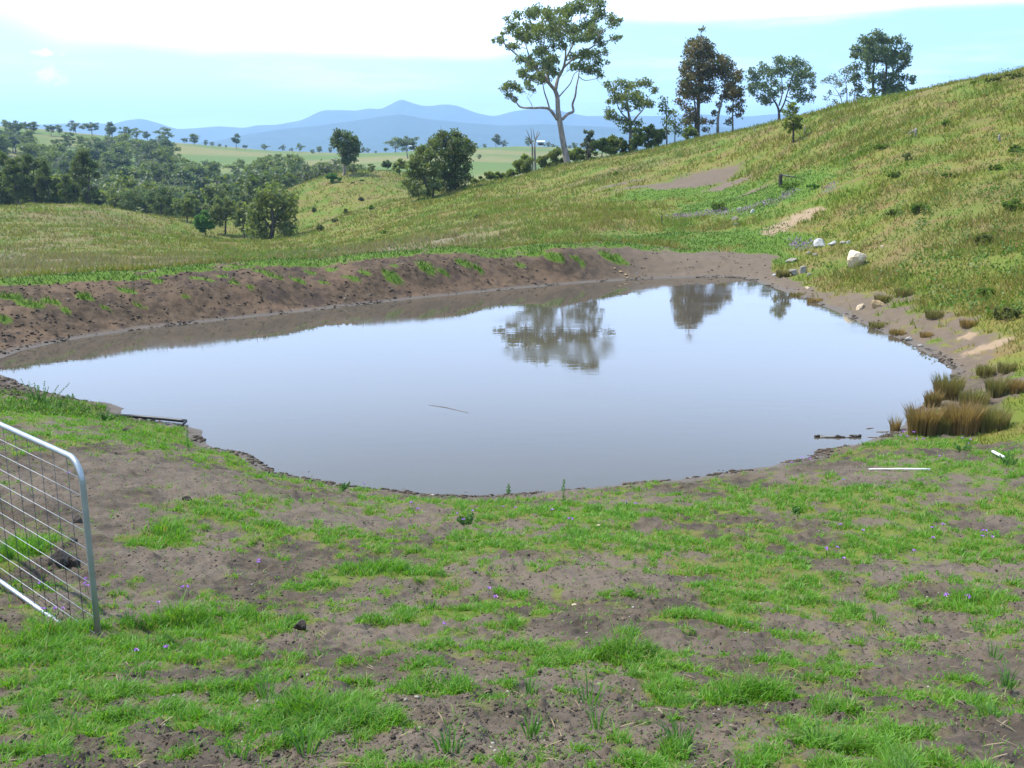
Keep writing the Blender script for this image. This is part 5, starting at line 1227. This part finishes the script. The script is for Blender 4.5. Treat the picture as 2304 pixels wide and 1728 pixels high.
post(Z4, 1440, 820, 755, 18, woodg, 'leaning grey stump high on the right hill', 'tree_stump', .05)
post(Z4, 2035, 838, 798, 18, woodg, 'short pale grey stump near the right picture edge', 'tree_stump')
post(Z4, 660, 785, 735, 8, woodg, 'thin post right of the sapling below the skyline')
post(Z4, 305, 770, 740, 8, woodg, 'thin post on the skyline left of the broad round gum')
post(Z3, 1243, 1062, 1040, 8, woodg, 'thin pale post on the ridge below the large dark shrub')
def logobj(z, x0, y0, x1, y1, wd, mt, label, name='log', up=.1):
    a_, b_ = onground(z, x0, y0, up), onground(z, x1, y1, up); s = a_[1] / F / z[2] * wd / 2
    g = np.random.default_rng(int(x0)); m1 = a_ * .6 + b_ * .4 + g.normal(size=3) * s * .5
    tag(link(name, tubemesh(name, [([a_, m1, b_], [s, s * .9, s * .55])], mt, 7, a_), None, a_), label, 'log')
logobj(Z4, 1435, 800, 1390, 828, 14, woodg, 'fallen grey limb resting against the leaning grey stump', 'fallen_limb', .25)
pb = zhit(Z4, 487, 1165); sb = pb[1] / F / Z4[2]
a_ = pb + np.array([0, 0, 82 * sb]); b_ = pb + np.array([115 * sb, .3, 66 * sb])
tag(link('fence_rail', tubemesh('fence_rail', [([a_, b_], [6 * sb, 4 * sb])], woodg, 6, a_), None, a_), 'pale broken rail sticking out from the dark post', 'rail')
# floating debris
for k, (x0, x1, y, wd, mt, lb) in enumerate([(405, 455, 1610, 26, woodd, 'dark knobbly end of driftwood floating left of the log'), (440, 540, 1612, 20, woodg, 'pale grey log floating in the pond near the right shore'), (530, 605, 1610, 24, woodd, 'dark lumpy bark floating in the middle of the driftwood row'), (600, 660, 1613, 12, woodg, 'thin pale stick floating in the driftwood row'), (645, 715, 1608, 26, woodd, 'dark bark chunk ending the driftwood row on the right'),
        (760, 850, 1610, 8, woodg, 'thin twig floating between driftwood and the near shore'), (750, 800, 1552, 8, woodg, 'thin twig floating by the lone rush tuft, upper one'), (820, 905, 1574, 9, woodg, 'thin twig floating by the lone rush tuft, lower one')]):
    a_ = atz(*nat(Z5, x0, y), .0); b_ = atz(*nat(Z5, x1, y + (k % 3 - 1) * 3), .0); s = a_[1] / F / Z5[2] * wd / 2
    g = np.random.default_rng(k); n = 7
    pts = [a_ + (b_ - a_) * t + np.array([0, g.normal() * s * .4, s * .35 + g.normal() * s * .2]) for t in np.linspace(0, 1, n)]
    tag(link('driftwood', tubemesh('driftwood', [(pts, s * g.uniform(.5, 1.1, n))], mt, 7, a_), None, a_), lb, 'driftwood', 'floating driftwood')
# a thin floating streak of straw in mid pond
a_, m_, b_ = atz(925 * K, 874 * K, .006), atz(965 * K, 880 * K, .006), atz(1012 * K, 891 * K, .006)
tag(link('floating_reed', tubemesh('floating_reed', [(smoothpath([a_, m_, b_], 4), [.002, .003, .003, .004, .004, .004, .003, .003, .002])], woodg, 5, a_), None, a_), 'thin pale reed floating alone in the middle of the pond', 'reed')

# ------------------------------------------------------------------ far houses
wallm, T, o = material('white_wall'); principled(T, o, (.7, .7, .68), .8, .2)
roofm, T, o = material('pale_roof'); principled(T, o, (.75, .76, .78), .4, .4)
winm, T, o = material('window_glass'); principled(T, o, (.05, .06, .07), .15, .5)
def boxv(x0, x1, y0, y1, z0, z1):
    v = [(x, y, z) for z in (z0, z1) for x, y in ((x0, y0), (x1, y0), (x1, y1), (x0, y1))]
    return v, [(0, 3, 2, 1), (4, 5, 6, 7), (0, 1, 5, 4), (1, 2, 6, 5), (2, 3, 7, 6), (3, 0, 4, 7)]
def house(px, py, wpx, label, Y):
    p = aty(px, py, Y); gz_ = ground(p[0], p[1]); W = wpx / F * Y / 2; D = W * .5; H = 2.3
    root = empty('farm_house', (p[0], p[1], gz_), label, 'house', 'far farm houses')
    v, f = boxv(-W, W, -D, D, -.5, H); me = bpy.data.meshes.new('wall'); me.from_pydata(v, [], f); me.materials.append(wallm); link('wall', me, root)
    o2 = .5; rz = H + D * .45
    v = [(-W - o2, -D - o2, H - .1), (W + o2, -D - o2, H - .1), (W + o2, D + o2, H - .1), (-W - o2, D + o2, H - .1), (-W - o2, 0, rz), (W + o2, 0, rz)]
    me = bpy.data.meshes.new('roof'); me.from_pydata(v, [], [(0, 1, 5, 4), (2, 3, 4, 5), (0, 4, 3), (1, 2, 5), (0, 3, 2, 1)]); me.materials.append(roofm); link('roof', me, root)
    for k in (-1, 0, 1):
        v, f = boxv(k * W * .55 - .6, k * W * .55 + .6, -D - .06, -D + .05, H - 1.7, H - .6); me = bpy.data.meshes.new('window'); me.from_pydata(v, [], f); me.materials.append(winm); link('window', me, root)
house(700 + 1905 / 3.687, 150 + 640 / 3.687, 13, 'pale roofed farmhouse on the far rise just left of the tallest gum', 450)
house(700 + 840 / 3.687, 150 + 662 / 3.687, 10, 'tiny white farmhouse on the far rise behind the shaggy olive tree', 455)
# ------------------------------------------------------------------ haze
def add_haze():
    z0, z1 = GZMIN - 1.0, 340.0
    v = [(x, y, z) for z in (z0, z1) for x, y in ((-7600, -7000), (7600, -7000), (7600, 9200), (-7600, 9200))]
    me = bpy.data.meshes.new('haze'); me.from_pydata(v, [], [(0, 3, 2, 1), (4, 5, 6, 7), (0, 1, 5, 4), (1, 2, 6, 5), (2, 3, 7, 6), (3, 0, 4, 7)]); me.update()
    m, T, o = material('haze')
    p = T.n('ShaderNodeVolumePrincipled')
    p.inputs['Color'].default_value = (.42, .66, 1, 1); p.inputs['Density'].default_value = HAZE_D; p.inputs['Anisotropy'].default_value = 0.1
    T.put(o.inputs['Volume'], p.outputs[0]); me.materials.append(m)
    tag(link('haze', me), 'thin blue haze over the valley and ranges', 'haze', kind='stuff')
HAZE_D = 2.1e-4
add_haze()
